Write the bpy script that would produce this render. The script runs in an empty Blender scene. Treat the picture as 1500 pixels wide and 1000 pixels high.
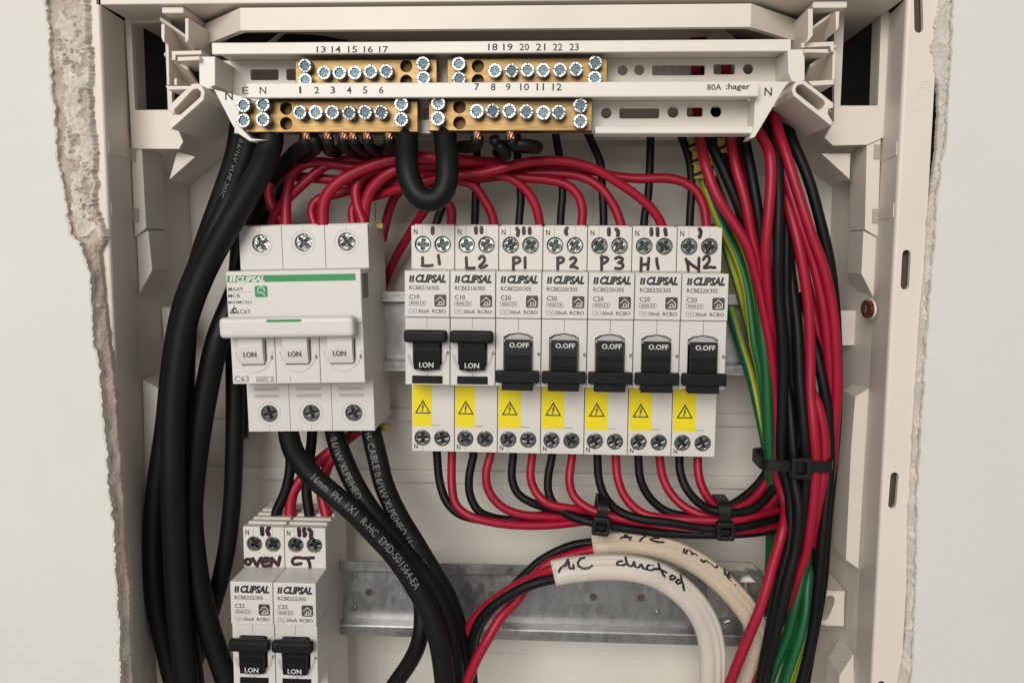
import bpy, bmesh, math, random
from mathutils import Vector, Matrix
from mathutils.bvhtree import BVHTree

# ------------------------------------------------------------------ camera, world, lights
MM = 0.001                      # the scene is modelled in millimetres, 1 unit = 1 m
scn = bpy.context.scene
col = scn.collection
CAM = Vector((59.05, -332.87, 49.33)); YAW, PITCH, ROLL, FPX = .05, .104, -.006, 1250.0
_r = Vector((math.cos(YAW), math.sin(YAW), 0)); _fh = Vector((-math.sin(YAW), math.cos(YAW), 0)); _ez = Vector((0, 0, 1))
FW = math.cos(PITCH)*_fh - math.sin(PITCH)*_ez
_up = math.sin(PITCH)*_fh + math.cos(PITCH)*_ez
RT = math.cos(ROLL)*_r - math.sin(ROLL)*_up
UP = math.sin(ROLL)*_r + math.cos(ROLL)*_up
cd = bpy.data.cameras.new('camera'); cam = bpy.data.objects.new('camera', cd); col.objects.link(cam)
cd.sensor_width = 36; cd.lens = 36*FPX/1500; cd.clip_start = .01; cd.clip_end = 20
cm = Matrix((RT, UP, -FW)).transposed().to_4x4(); cm.translation = CAM*MM
cam.matrix_world = cm
scn.camera = cam
world = bpy.data.worlds.new('World'); scn.world = world; world.use_nodes = True
bg = world.node_tree.nodes['Background']; bg.inputs[0].default_value = (1.0, .965, .92, 1); bg.inputs[1].default_value = .34

def area(name, loc, target, size, power, colr):
    ld = bpy.data.lights.new(name, 'AREA'); ld.energy = power; ld.size = size; ld.color = colr; ld.shape = 'DISK'
    o = bpy.data.objects.new(name, ld); col.objects.link(o)
    o.location = Vector(loc)*MM
    o.rotation_euler = (Vector(target)-Vector(loc)).to_track_quat('-Z', 'Y').to_euler()
area('ceiling_lamp', (-300, -1480, 560), (40, 0, 10), .95, 21.0, (1, .96, .905))
scn.view_settings.view_transform = 'Standard'; scn.view_settings.look = 'None'
scn.view_settings.exposure = 0; scn.view_settings.gamma = 1; scn.view_settings.use_curve_mapping = False
scn.cycles.max_bounces = 6

def W(px, py, Y):
    """world point (mm) seen at a photo position on the vertical plane at depth Y"""
    d = FW + RT*((px-750)/FPX) + UP*((500-py)/FPX)
    return CAM + d*((Y-CAM.y)/d.y)

# ------------------------------------------------------------------ materials
MAT = {}
def mat(name, c, rough=.5, metal=0, vary=0, vscale=60, bump=0, bscale=400, c2=None, coat=0, stretch=None, spec=.5, detail=3):
    m = bpy.data.materials.new(name); m.use_nodes = True; nt = m.node_tree; N = nt.nodes; L = nt.links
    b = N['Principled BSDF']
    b.inputs['Base Color'].default_value = (*c, 1); b.inputs['Roughness'].default_value = rough; b.inputs['Metallic'].default_value = metal
    b.inputs['Coat Weight'].default_value = coat; b.inputs['Specular IOR Level'].default_value = spec
    if vary or bump:
        tc = N.new('ShaderNodeTexCoord'); src = tc.outputs['Object']
        if stretch:
            mp = N.new('ShaderNodeMapping'); mp.inputs['Scale'].default_value = stretch; L.new(src, mp.inputs[0]); src = mp.outputs[0]
    if vary:
        n = N.new('ShaderNodeTexNoise'); n.inputs['Scale'].default_value = vscale; n.inputs['Detail'].default_value = detail; n.inputs['Roughness'].default_value = .6
        L.new(src, n.inputs['Vector'])
        mr = N.new('ShaderNodeMapRange'); mr.inputs[1].default_value = .3; mr.inputs[2].default_value = .7
        L.new(n.outputs[0], mr.inputs[0])
        mx = N.new('ShaderNodeMix'); mx.data_type = 'RGBA'
        cc = c2 if c2 else tuple(v*(1-vary) for v in c)
        mx.inputs[6].default_value = (*c, 1); mx.inputs[7].default_value = (*cc, 1)
        L.new(mr.outputs[0], mx.inputs[0]); L.new(mx.outputs[2], b.inputs['Base Color'])
        ra = N.new('ShaderNodeMapRange'); ra.inputs[3].default_value = rough*.85; ra.inputs[4].default_value = min(1, rough*1.2)
        L.new(n.outputs[0], ra.inputs[0]); L.new(ra.outputs[0], b.inputs['Roughness'])
    if bump:
        n2 = N.new('ShaderNodeTexNoise'); n2.inputs['Scale'].default_value = bscale; n2.inputs['Detail'].default_value = 4
        L.new(src, n2.inputs['Vector'])
        bp = N.new('ShaderNodeBump'); bp.inputs['Strength'].default_value = bump; bp.inputs['Distance'].default_value = .0006
        L.new(n2.outputs[0], bp.inputs['Height']); L.new(bp.outputs[0], b.inputs['Normal'])
    MAT[name] = m
    return m
mat('wall_paint', (.71, .70, .665), .75, vary=.05, vscale=14, bump=.35, bscale=330)
mat('plaster', (.54, .465, .395), .95, vary=1, vscale=110, bump=.5, bscale=900, c2=(.41, .335, .275), detail=6)
mat('plaster_pale', (.66, .61, .53), .95, vary=1, vscale=170, bump=1, bscale=600, c2=(.50, .43, .35), detail=5)
mat('plaster_flake', (.74, .68, .60), .9, vary=.25, vscale=200, bump=.5, bscale=900)
mat('plaster_grey', (.62, .59, .54), .95, vary=1, vscale=150, bump=.5, bscale=900, c2=(.47, .43, .38), detail=6)
mat('cavity', (.022, .017, .013), .9, vary=.5, vscale=40)  # near-black so the space stays dark: its shade is in the colour
mat('enclosure_plastic', (.75, .69, .615), .42, vary=.07, vscale=22, bump=.06, bscale=900)
mat('enclosure_back', (.80, .765, .70), .45, vary=.08, vscale=16, bump=.06, bscale=900)
mat('carrier_plastic', (.76, .72, .66), .38, vary=.04, vscale=30, bump=.04, bscale=900)
mat('breaker_plastic', (.66, .64, .61), .38, vary=.03, vscale=40, bump=.03, bscale=1200)
mat('breaker_shade', (.46, .44, .42), .45)  # breaker plastic with the shade of scoops, slots and rings put into it
mat('breaker_body', (.69, .655, .61), .42, vary=.04, vscale=40)
mat('toggle_black', (.008, .0085, .0095), .52, spec=.22, vary=.4, vscale=120, bump=.05, bscale=1500)
mat('hole_black', (.004, .004, .004), .8)
mat('ink_black', (.022, .022, .024), .6)
mat('ink_brown', (.055, .047, .044), .6)
mat('ink_grey', (.20, .19, .185), .6)
mat('marker', (.035, .004, .012), .45, vary=.5, vscale=700)
mat('marker_black', (.008, .006, .014), .45)
mat('print_white', (.62, .62, .60), .6)
mat('print_pale', (.19, .19, .185), .7)
mat('sticker_yellow', (.86, .70, .012), .3, vary=.05, vscale=60)
mat('clip_yellow', (.33, .26, .03), .4)
mat('logo_green', (.010, .235, .075), .4)
mat('brass', (.27, .182, .082), .42, 1, vary=1, vscale=50, bump=.12, bscale=300, c2=(.19, .12, .052), stretch=(1, 4, 7), detail=6)
mat('brass_dark', (.10, .06, .025), .5, .7)  # brass with the shade inside holes and openings put into its colour
mat('zinc_screw', (.47, .495, .495), .28, 1, vary=.5, vscale=500, bump=.5, bscale=500)
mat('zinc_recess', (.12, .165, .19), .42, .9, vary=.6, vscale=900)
mat('steel_screw', (.34, .35, .35), .22, 1, vary=.6, vscale=420, bump=.35, bscale=800)
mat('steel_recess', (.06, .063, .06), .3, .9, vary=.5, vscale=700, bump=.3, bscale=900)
mat('steel_teal', (.31, .36, .345), .28, 1, vary=.5, vscale=420)
mat('copper', (.58, .32, .22), .34, 1)
mat('red_insulation', (.37, .004, .028), .42, spec=.4, vary=.25, vscale=45, bump=.04, bscale=500)
mat('black_insulation', (.005, .005, .0055), .48, spec=.24, vary=.4, vscale=60, bump=.06, bscale=700)
mat('black_sheath', (.005, .0053, .0058), .5, spec=.27, vary=.5, vscale=80, bump=.16, bscale=900)
mat('green_insulation', (.006, .115, .035), .42, vary=.2, vscale=60)
mat('yellow_insulation', (.36, .40, .02), .42, vary=.2, vscale=60)
mat('tape_yellow', (.30, .23, .035), .5)
mat('white_sheath', (.62, .565, .50), .48, vary=.10, vscale=60, bump=.12, bscale=500)
mat('ivory_sheath', (.62, .51, .39), .5, vary=.14, vscale=70, bump=.12, bscale=500)
mat('tie_black', (.007, .007, .0075), .4, spec=.35)
mat('red_plug', (.12, .012, .008), .3)
mat('pocket_shade', (.42, .365, .30), .6)  # brownish recess shading put into the colour of the latch blocks
mat('rail_hole', (.09, .072, .055), .8)

def galvanised():
    m = bpy.data.materials.new('galvanised'); m.use_nodes = True; N = m.node_tree.nodes; L = m.node_tree.links; b = N['Principled BSDF']
    b.inputs['Metallic'].default_value = 1
    tc = N.new('ShaderNodeTexCoord'); v = N.new('ShaderNodeTexVoronoi'); v.inputs['Scale'].default_value = 420
    mp = N.new('ShaderNodeMapping'); mp.inputs['Scale'].default_value = (1, 1, .55); L.new(tc.outputs['Object'], mp.inputs[0])
    n = N.new('ShaderNodeTexNoise'); n.inputs['Scale'].default_value = 90; n.inputs['Detail'].default_value = 5
    L.new(mp.outputs[0], v.inputs['Vector']); L.new(mp.outputs[0], n.inputs['Vector'])
    mix = N.new('ShaderNodeMix'); mix.inputs[0].default_value = .55; L.new(v.outputs['Color'], mix.inputs[2]); L.new(n.outputs[0], mix.inputs[3])
    cr = N.new('ShaderNodeMapRange'); cr.inputs[1].default_value = .25; cr.inputs[2].default_value = .75; cr.inputs[3].default_value = .30; cr.inputs[4].default_value = .43
    L.new(mix.outputs[0], cr.inputs[0])
    hs = N.new('ShaderNodeCombineColor'); L.new(cr.outputs[0], hs.inputs[0]); L.new(cr.outputs[0], hs.inputs[1]); L.new(cr.outputs[0], hs.inputs[2])
    L.new(hs.outputs[0], b.inputs['Base Color'])
    rr = N.new('ShaderNodeMapRange'); rr.inputs[3].default_value = .30; rr.inputs[4].default_value = .46; L.new(mix.outputs[0], rr.inputs[0]); L.new(rr.outputs[0], b.inputs['Roughness'])
    MAT['galvanised'] = m
galvanised()

# ------------------------------------------------------------------ object helpers
MX = {}                                   # placement matrix of each Empty, in mm
def tag(o, label=None, cat=None, group=None, kind=None):
    if label: o['label'] = label
    if cat: o['category'] = cat
    if group: o['group'] = group
    if kind: o['kind'] = kind
    return o
def place(o, M):
    MX[o.name] = M
    M2 = M.copy(); M2.translation = M.translation*MM
    o.matrix_world = M2
def empty(name, M, label, cat, group=None):
    o = bpy.data.objects.new(name, None); col.objects.link(o); o.empty_display_size = .01
    place(o, M)
    return tag(o, label, cat, group)
def make_mesh(name, V, F, mats, idx=None, smooth=False):
    me = bpy.data.meshes.new(name)
    me.from_pydata([(v[0]*MM, v[1]*MM, v[2]*MM) for v in V], [], F)
    for m in (mats if isinstance(mats, (list, tuple)) else [mats]): me.materials.append(MAT[m])
    if idx: me.polygons.foreach_set('material_index', idx)
    if smooth: me.polygons.foreach_set('use_smooth', [True]*len(me.polygons))
    me.update()
    return me
def link(name, me, parent=None, M=None):
    o = bpy.data.objects.new(name, me); col.objects.link(o)
    if parent is not None: o.parent = parent
    if M is not None:
        M2 = M.copy(); M2.translation = M.translation*MM; o.matrix_local = M2
    return o
def pmat(parent):
    """accumulated placement of a part's parents"""
    M = Matrix()
    while parent is not None:
        M = MX.get(parent.name, Matrix()) @ M
        parent = parent.parent
    return M
def add(name, V, F, mats, parent=None, world=True, idx=None, smooth=False):
    """one mesh object from mm vertices, given in world space or (world=False) in the parent's space"""
    V = [Vector(v) for v in V]
    if parent is not None:
        if world:
            Mi = pmat(parent).inverted(); V = [Mi @ v for v in V]
        return link(name, make_mesh(name, V, F, mats, idx, smooth), parent)
    c = sum(V, Vector())/len(V); c.z = min(v.z for v in V)
    o = link(name, make_mesh(name, [v-c for v in V], F, mats, idx, smooth)); place(o, Matrix.Translation(c))
    return o
def join(*parts):
    V, F = [], []
    for v, f in parts:
        n = len(V); V += list(v); F += [tuple(i+n for i in q) for q in f]
    return V, F
def box(x0, x1, y0, y1, z0, z1, bev=0, seg=2):
    bm = bmesh.new(); bmesh.ops.create_cube(bm, size=1)
    for v in bm.verts:
        v.co = ((x0+x1)/2+v.co.x*(x1-x0), (y0+y1)/2+v.co.y*(y1-y0), (z0+z1)/2+v.co.z*(z1-z0))
    if bev: bmesh.ops.bevel(bm, geom=list(bm.edges), offset=bev, segments=seg, affect='EDGES', profile=.5)
    bm.verts.index_update()
    r = [v.co.copy() for v in bm.verts], [tuple(v.index for v in f.verts) for f in bm.faces]
    bm.free(); return r
def from_curve(cu):
    ob = bpy.data.objects.new('tmp', cu)
    me = bpy.data.meshes.new_from_object(ob)
    V = [v.co.copy() for v in me.vertices]; F = [tuple(p.vertices) for p in me.polygons]
    bpy.data.objects.remove(ob); bpy.data.curves.remove(cu); bpy.data.meshes.remove(me)
    return V, F
def slab(outer, y0, y1, holes=(), bev=0):
    """a plate: outline (x, z) with holes, from depth y0 (front) to y1"""
    cu = bpy.data.curves.new('c', 'CURVE'); cu.dimensions = '2D'; cu.fill_mode = 'BOTH'
    for poly in [outer]+list(holes):
        sp = cu.splines.new('POLY'); sp.points.add(len(poly)-1); sp.use_cyclic_u = True
        for p, q in zip(sp.points, poly): p.co = (q[0], q[1], 0, 1)
    t = abs(y1-y0)
    cu.extrude = max(t/2-bev, 0)
    if bev: cu.bevel_depth = bev; cu.bevel_resolution = 1; cu.offset = -bev
    V, F = from_curve(cu)
    m = (y0+y1)/2
    return [Vector((v.x, m-v.z, v.y)) for v in V], F
def px2(poly, Y): return [(lambda w: (w.x, w.z))(W(p[0], p[1], Y)) for p in poly]
def slab_px(poly, y0, y1, holes=(), bev=0): return slab(px2(poly, y0), y0, y1, [px2(h, y0) for h in holes], bev)
def circ(cx, cz, r, n=20, r2=None, a0=0): return [(cx+r*math.cos(a0+2*math.pi*i/n), cz+(r2 or r)*math.sin(a0+2*math.pi*i/n)) for i in range(n)]
def rrect(x0, x1, z0, z1, r, n=4):
    P = []
    for cx, cz, a in ((x1-r, z1-r, 0), (x0+r, z1-r, 90), (x0+r, z0+r, 180), (x1-r, z0+r, 270)):
        for i in range(n+1):
            t = math.radians(a+90*i/n); P.append((cx+r*math.cos(t), cz+r*math.sin(t)))
    return P
def tri(V, F):
    return V, F
# --- text
def text(s, x0, x1, z0, z1, y, bold=0, shear=0, res=2):
    """flat lettering filling the box x0..x1, z0..z1 at depth y"""
    cu = bpy.data.curves.new('t', 'FONT'); cu.body = s; cu.resolution_u = res; cu.offset = bold; cu.shear = shear; cu.size = 1
    cu.fill_mode = 'FRONT'
    V, F = from_curve(cu)
    a, b = min(v.x for v in V), max(v.x for v in V); c, d = min(v.y for v in V), max(v.y for v in V)
    return [Vector((x0+(v.x-a)/(b-a)*(x1-x0), y, z0+(v.y-c)/(d-c)*(z1-z0))) for v in V], [tuple(reversed(f)) for f in F]
# --- swept shapes
def spline(P, step=2.2):
    P = [Vector(p) for p in P]; out = []
    Q = [P[0]*2-P[1]]+P+[P[-1]*2-P[-2]]
    for i in range(1, len(Q)-2):
        a, b, c, d = Q[i-1:i+3]; n = max(2, int((c-b).length/step))
        def tj(t, p, q): return t+max((q-p).length, 1e-6)**.5
        t0 = 0; t1 = tj(t0, a, b); t2 = tj(t1, b, c); t3 = tj(t2, c, d)
        for k in range(n):
            t = t1+(t2-t1)*k/n
            A1 = a*((t1-t)/(t1-t0))+b*((t-t0)/(t1-t0)); A2 = b*((t2-t)/(t2-t1))+c*((t-t1)/(t2-t1)); A3 = c*((t3-t)/(t3-t2))+d*((t-t2)/(t3-t2))
            B1 = A1*((t2-t)/(t2-t0))+A2*((t-t0)/(t2-t0)); B2 = A2*((t3-t)/(t3-t1))+A3*((t-t1)/(t3-t1))
            out.append(B1*((t2-t)/(t2-t1))+B2*((t-t1)/(t2-t1)))
    out.append(P[-1])
    return out
def tangents(P):
    T = []
    for i in range(len(P)):
        t = P[min(i+1, len(P)-1)]-P[max(i-1, 0)]
        T.append(t.normalized() if t.length > 1e-9 else Vector((0, 0, 1)))
    return T
def frames_front(P):
    """frame whose first axis looks towards the room (-Y)"""
    R = []
    for t in tangents(P):
        f = Vector((0, -1, 0)); f = f-t*f.dot(t)
        if f.length < .25:
            f = (R[-1][0] if R else Vector((1, 0, 0))); f = f-t*f.dot(t)
        f.normalize(); R.append((f, t.cross(f)))
    return R
def frames_pt(P):
    T = tangents(P); f = T[0].orthogonal().normalized(); R = []
    for t in T:
        f = (f-t*f.dot(t)); f.normalize(); R.append((f, t.cross(f)))
    return R
def sweep(P, prof, R=None, scale=None):
    R = R or frames_pt(P); n = len(prof); V = []; F = []
    for i, p in enumerate(P):
        s = scale[i] if scale else 1
        for a, b in prof: V.append(p+R[i][0]*(a*s)+R[i][1]*(b*s))
    for i in range(len(P)-1):
        for k in range(n):
            F.append((i*n+k, i*n+(k+1) % n, (i+1)*n+(k+1) % n, (i+1)*n+k))
    F.append(tuple(range(n-1, -1, -1))); F.append(tuple(range((len(P)-1)*n, len(P)*n)))
    return V, F
def circle_prof(r, n=12): return [(r*math.cos(2*math.pi*k/n), r*math.sin(2*math.pi*k/n)) for k in range(n)]
def path(s):
    """'x,y,Y x,y x,y,Y' : photo positions with depths; missing depths are interpolated"""
    L = [[float(v) for v in q.split(',')] for q in s.split()]
    k = [i for i, q in enumerate(L) if len(q) > 2]
    for i, q in enumerate(L):
        if len(q) < 3:
            a = max([j for j in k if j < i], default=None); b = min([j for j in k if j > i], default=None)
            if a is None: y = L[b][2]
            elif b is None: y = L[a][2]
            else: y = L[a][2]+(L[b][2]-L[a][2])*(i-a)/(b-a)
            q.append(y)
    P = [W(*q) for q in L]
    if L[-1][1] > 995:                     # wires that leave the view run on down the tub
        d = (P[-1]-P[-2]).normalized(); P += [P[-1]+d*30, P[-1]+d*48+Vector((0, 0, -52))]
    return P
def stroke(P, Nrm, w, th=.1):
    """a pen stroke lying on a surface: points and surface normals"""
    R = []
    for t, n in zip(tangents(P), Nrm):
        f = n-t*n.dot(t)
        f.normalize(); R.append((f, t.cross(f)))
    L = len(P); sc = []
    prof = [(th*math.sin(2*math.pi*k/8), w/2*math.cos(2*math.pi*k/8)) for k in range(8)]
    return sweep(P, prof, R)
def flat_strokes(lines, Y, w, conv=W, step=.7):
    out = []
    for j, ln in enumerate(lines):
        P = [conv(x, y, Y-.02-.013*j) for x, y in ln]
        P = spline(P, step) if len(P) > 2 else [P[0].lerp(P[1], i/6) for i in range(7)]
        d0 = (P[0]-P[1]).normalized(); d1 = (P[-1]-P[-2]).normalized()
        # rounded pen ends
        Q = [P[0]+d0*w*.45, P[0]+d0*w*.3]+P+[P[-1]+d1*w*.3, P[-1]+d1*w*.45]
        sc = [.35, .75]+[1]*len(P)+[.75, .35]
        R = []
        for t in tangents(Q):
            f = Vector((0, -1, 0)); R.append((f, t.cross(f)))
        out.append(sweep(Q, [(.09*math.sin(2*math.pi*k/8), w/2*math.cos(2*math.pi*k/8)) for k in range(8)], R, sc))
    return join(*out)
def text_on_cable(s, P, R, r, start, height, ang=0, bold=0.01, aspect=1.0):
    """lettering wrapped on a cable along its path"""
    cu = bpy.data.curves.new('t', 'FONT'); cu.body = s; cu.resolution_u = 2; cu.offset = 0; cu.fill_mode = 'FRONT'
    V, F = from_curve(cu)
    bm = bmesh.new(); vs = [bm.verts.new(v) for v in V]
    for f in F:
        try: bm.faces.new([vs[i] for i in f])
        except ValueError: pass
    bmesh.ops.triangulate(bm, faces=list(bm.faces))
    for _ in range(3):
        e = [q for q in bm.edges if q.calc_length() > .16]
        if e: bmesh.ops.subdivide_edges(bm, edges=e, cuts=1); bmesh.ops.triangulate(bm, faces=list(bm.faces))
    bm.verts.index_update(); V = [v.co.copy() for v in bm.verts]; F = [tuple(v.index for v in f.verts) for f in bm.faces]; bm.free()
    cum = [0]
    for i in range(1, len(P)): cum.append(cum[-1]+(P[i]-P[i-1]).length)
    k = height/.72; out = []
    for v in V:
        u = start+v.x*k*aspect; a = ang-(v.y-.36)*k/r
        i = 0
        while i < len(cum)-2 and cum[i+1] < u: i += 1
        t = (u-cum[i])/max(cum[i+1]-cum[i], 1e-6)
        t = min(max(t, 0), 1)
        f = R[i][0].lerp(R[i+1][0], t).normalized(); b = R[i][1].lerp(R[i+1][1], t).normalized()
        out.append(P[i].lerp(P[i+1], t)+(f*math.cos(a)+b*math.sin(a))*(r+.06))
    return out, F

random.seed(4)
# ------------------------------------------------------------------ setting: the plaster wall and the cavity behind
def jag(P, amp, step=1.6, seed=0):
    rnd = random.Random(seed); out = []
    for i in range(len(P)-1):
        a, b = Vector(P[i]), Vector(P[i+1]); n = max(1, int((b-a).length/step))
        for k in range(n): out.append(a.lerp(b, k/n))
    out.append(Vector(P[-1]))
    d = 0; big = 0; res = []
    for p in out:
        d = d*.55+rnd.uniform(-1, 1)*amp*.6
        if rnd.random() < .05: big = rnd.uniform(-1, 1)*amp*1.6
        big *= .75
        res.append(p+Vector((d+big, rnd.uniform(-.2, .2))))
    return res
def edge_px(s, Y):
    return [(lambda w: (w.x, w.z))(W(*[float(v) for v in q.split(',')], Y)) for q in s.split()]
YWL, YWR = -8.0, -3.0
L_OUT = '62,-60 65,0 70,30 74,100 80,165 82,225 95,280 102,340 115,355 132,400 137,500 142,515 152,625 165,750 172,875 177,1000 180,1080 190,1420'
L_IN = '128,-60 129,0 130,30 135,100 134,160 142,225 140,300 157,345 147,370 155,450 160,500 167,550 175,650 182,775 190,875 193,1000 196,1080 205,1420'
R_OUT = '1396,-60 1395,0 1394,55 1390,110 1386,165 1384,220 1378,240 1372,290 1369,350 1364,380 1360,455 1357,490 1351,580 1346,655 1342,745 1341,832 1337,930 1334,1000 1331,1080 1312,1420'
R_IN = '1377,-60 1375,0 1364,66 1368,99 1375,136 1375,171 1372,220 1369,240 1362,290 1357,326 1355,380 1348,455 1343,535 1337,625 1332,730 1329,760 1329,860 1326,940 1315,1000 1311,1080 1296,1420'
zt, zb = 175, -262
lo = jag(edge_px(L_OUT, YWL), .55, 1.0, 3)
V, F = slab([(-620, zt)]+[(p.x, p.y) for p in lo]+[(-620, zb)], YWL, YWL+3, bev=0)
wall_left = tag(add('wall_left', V, F, 'wall_paint'), kind='structure')
ro_ = jag(edge_px(R_OUT, YWR), .4, 1.0, 5)
V, F = slab([(720, zt)]+[(p.x, p.y) for p in ro_]+[(720, zb)], YWR, YWR+3)
wall_right = tag(add('wall_right', V, F, 'wall_paint'), kind='structure')
V, F = box(-620, 720, YWL+.5, YWL+8, zt+.2, 480)
tag(add('wall_top', V, F, 'wall_paint'), kind='structure')
V, F = box(-620, 720, YWL+.5, YWL+8, -480, zb-.2)
tag(add('wall_bottom', V, F, 'wall_paint'), kind='structure')
V, F = join(box(-230, 330, 190, 195, -290, 260), box(-232, -230, 1, 195, -290, 260), box(330, 332, 1, 195, -290, 260))
tag(add('wall_cavity', V, F, 'cavity'), kind='structure')

def torn_edge(out_s, in_s, Yo, Yi, seed, parent, mname, rough_amp, nx=16, dz=.7, flakes=None, rnd_shelf=False):
    rnd = random.Random(seed)
    A = [Vector((x, Yo+1.0, z)) for x, z in edge_px(out_s, Yo)]; B = [Vector((x, Yi, z)) for x, z in edge_px(in_s, Yi)]
    def at(L, z):
        for i in range(len(L)-1):
            if L[i].z >= z >= L[i+1].z:
                t = (L[i].z-z)/max(L[i].z-L[i+1].z, 1e-6); return L[i].lerp(L[i+1], t)
        return L[0] if z > L[0].z else L[-1]
    from mathutils import noise
    def shelf(t, wd): return 0 if rnd_shelf is False else (1.2*max(0, (.36-t)/.36)+(.9 if wd < 8 else 0))
    V = []; F = []; TT = []
    ztop = min(A[0].z, B[0].z); zbot = max(A[-1].z, B[-1].z); n = int((ztop-zbot)/dz)
    sgn = 1 if B[0].x > A[0].x else -1
    def hgt(x, z): return noise.noise((x*.20, z*.13, seed+31))+.55*noise.noise((x*.55, z*.42, seed+37))+.38*noise.noise((x*1.5, z*1.3, seed+41))
    for i in range(n+1):
        z = ztop-(ztop-zbot)*i/n; a = at(A, z); b = at(B, z)
        j = noise.noise((z*.22, seed, 0))*1.2+noise.noise((z*.9, seed, 3))*.9+noise.noise((z*2.6, seed, 7))*.35
        wd = abs(b.x-a.x)
        for k in range(nx+1):
            t = k/nx; p = a.lerp(b, t)
            p.x = a.x-sgn*1.2+((b.x-a.x)+sgn*1.2)*t+sgn*j*t*min(1, wd/6)
            hh = hgt(p.x, z)
            e = noise.noise((p.x*.22, z*.13, seed))*1.3+noise.noise((p.x*.9, z*.7, seed+5))*.35+noise.noise((p.x*2.6, z*2.2, seed+9))*.14
            e -= 1.0*min(1, max(0, (hh-flakes-shelf(t, wd))*14))
            p.y += rough_amp*(e+.2)*math.sin(math.pi*min(1, max(.04, t)))**.5
            p.y = max(p.y, Yo+.15)
            if t > .93: p.y = Yi+2.5*(t-.93)/.07
            V.append(p); TT.append((t, wd))
    for i in range(n):
        for k in range(nx):
            q = (i*(nx+1)+k, i*(nx+1)+k+1, (i+1)*(nx+1)+k+1, (i+1)*(nx+1)+k)
            F.append(q if sgn < 0 else tuple(reversed(q)))
    idx = []
    for q in F:
        c = sum((V[i] for i in q), Vector())/4
        h = hgt(c.x, c.z)-.05-shelf(*TT[q[0]])
        idx.append(1 if h > flakes else 0)
    return add('torn_plaster', V, F, mname, parent, idx=idx, smooth=True)
torn_edge(L_OUT, L_IN, YWL, -2.2, 11, wall_left, ['plaster', 'plaster_flake'], 1.25, 40, .38, -.16, True)
torn_edge(R_OUT, R_IN, YWR, -1.0, 23, wall_right, ['plaster_grey', 'plaster_flake'], .8, 20, .42, .12)
# thin torn paper lip along the paint edges
def lip(pts, Y, w, m, parent, seed):
    rnd = random.Random(seed); V = []; F = []
    for i, p in enumerate(pts):
        k = rnd.uniform(-.6, 1)*w
        V += [Vector((p.x-w, Y-.12, p.y)), Vector((p.x+k, Y-.22+rnd.uniform(-.15, .2), p.y+rnd.uniform(-.3, .3))), Vector((p.x+k*.6, Y+1.0, p.y))]
        if i:
            a = (i-1)*3; F += [(a, a+1, a+4, a+3), (a+1, a+2, a+5, a+4)]
    add('paint_edge', V, F, m, parent)
lip(lo, YWL, .7, 'plaster_flake', wall_left, 8)
lip([Vector((p.x, p.y)) for p in ro_], YWR, -.5, 'plaster_pale', wall_right, 9)

# ------------------------------------------------------------------ enclosure
XL, XR, YB = -118.0, 187.5, 77.0
ZTOP, ZBOT = 143.6, -262.0
enc = empty('switchboard_enclosure', Matrix.Translation((35, 0, ZBOT)), 'cream plastic switchboard tub recessed in the torn plaster wall', 'enclosure')
EP = 'enclosure_plastic'
def enc_part(name, VF, m=EP, smooth=False): return add(name, VF[0], VF[1], m, enc, smooth=smooth)
# flanges with slotted holes
def slot_px(x0, y0, x1, y1, w):                  # oblong hole between two photo points
    a, b = W(x0, y0, 0), W(x1, y1, 0); d = Vector((b.x-a.x, 0, b.z-a.z)); L = d.length; d.normalize(); n = Vector((d.z, 0, -d.x))
    P = []
    for c, s in ((a, 1), (b, -1)):
        for i in range(7):
            t = math.pi*(i/6); q = c+(n*math.cos(t)*s-d*math.sin(t)*s)*(w/2)
            P.append((q.x, q.z))
    return P
fr_holes = [slot_px(1344.5, -30, 1346, 42, 3.2), slot_px(1328, 372, 1325.5, 418, 3.2), slot_px(1310.5, 697, 1307, 739, 3.1), slot_px(1291, 1002, 1290, 1045, 3.1)]
enc_part('flange', slab([(XR+1.2, ZTOP+14), (199, ZTOP+14), (199, ZBOT), (XR+1.2, ZBOT)], 0, 2.0, fr_holes))
enc_part('flange', slab([(XL-1.2, ZTOP+14), (-132, ZTOP+14), (-132, ZBOT), (XL-1.2, ZBOT)], 0, 2.0))
# metal strip seen through the slots
enc_part('backing_strip', box(XR+3.0, 198.6, 4.5, 5.5, ZBOT, ZTOP+14), 'rail_hole')
# shallow side walls with rounded rim
def rim(x, s):
    prof = [(x+s*1.3, .0), (x+s*.7, .15), (x+s*.25, .6), (x, 1.5), (x+s*3.0, 27.0), (x+s*4.6, 27.0), (x+s*2.6, 2.1)]
    V = []; n = len(prof)
    for z in (ZBOT, ZTOP): V += [Vector((a, b, z)) for a, b in prof]
    F = [(k, (k+1) % n, n+(k+1) % n, n+k) for k in range(n)]
    F = [f if s < 0 else tuple(reversed(f)) for f in F]
    return V, F
enc_part('side_wall', rim(XL, -1), smooth=False)
enc_part('side_wall', rim(XR, 1), smooth=False)
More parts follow.
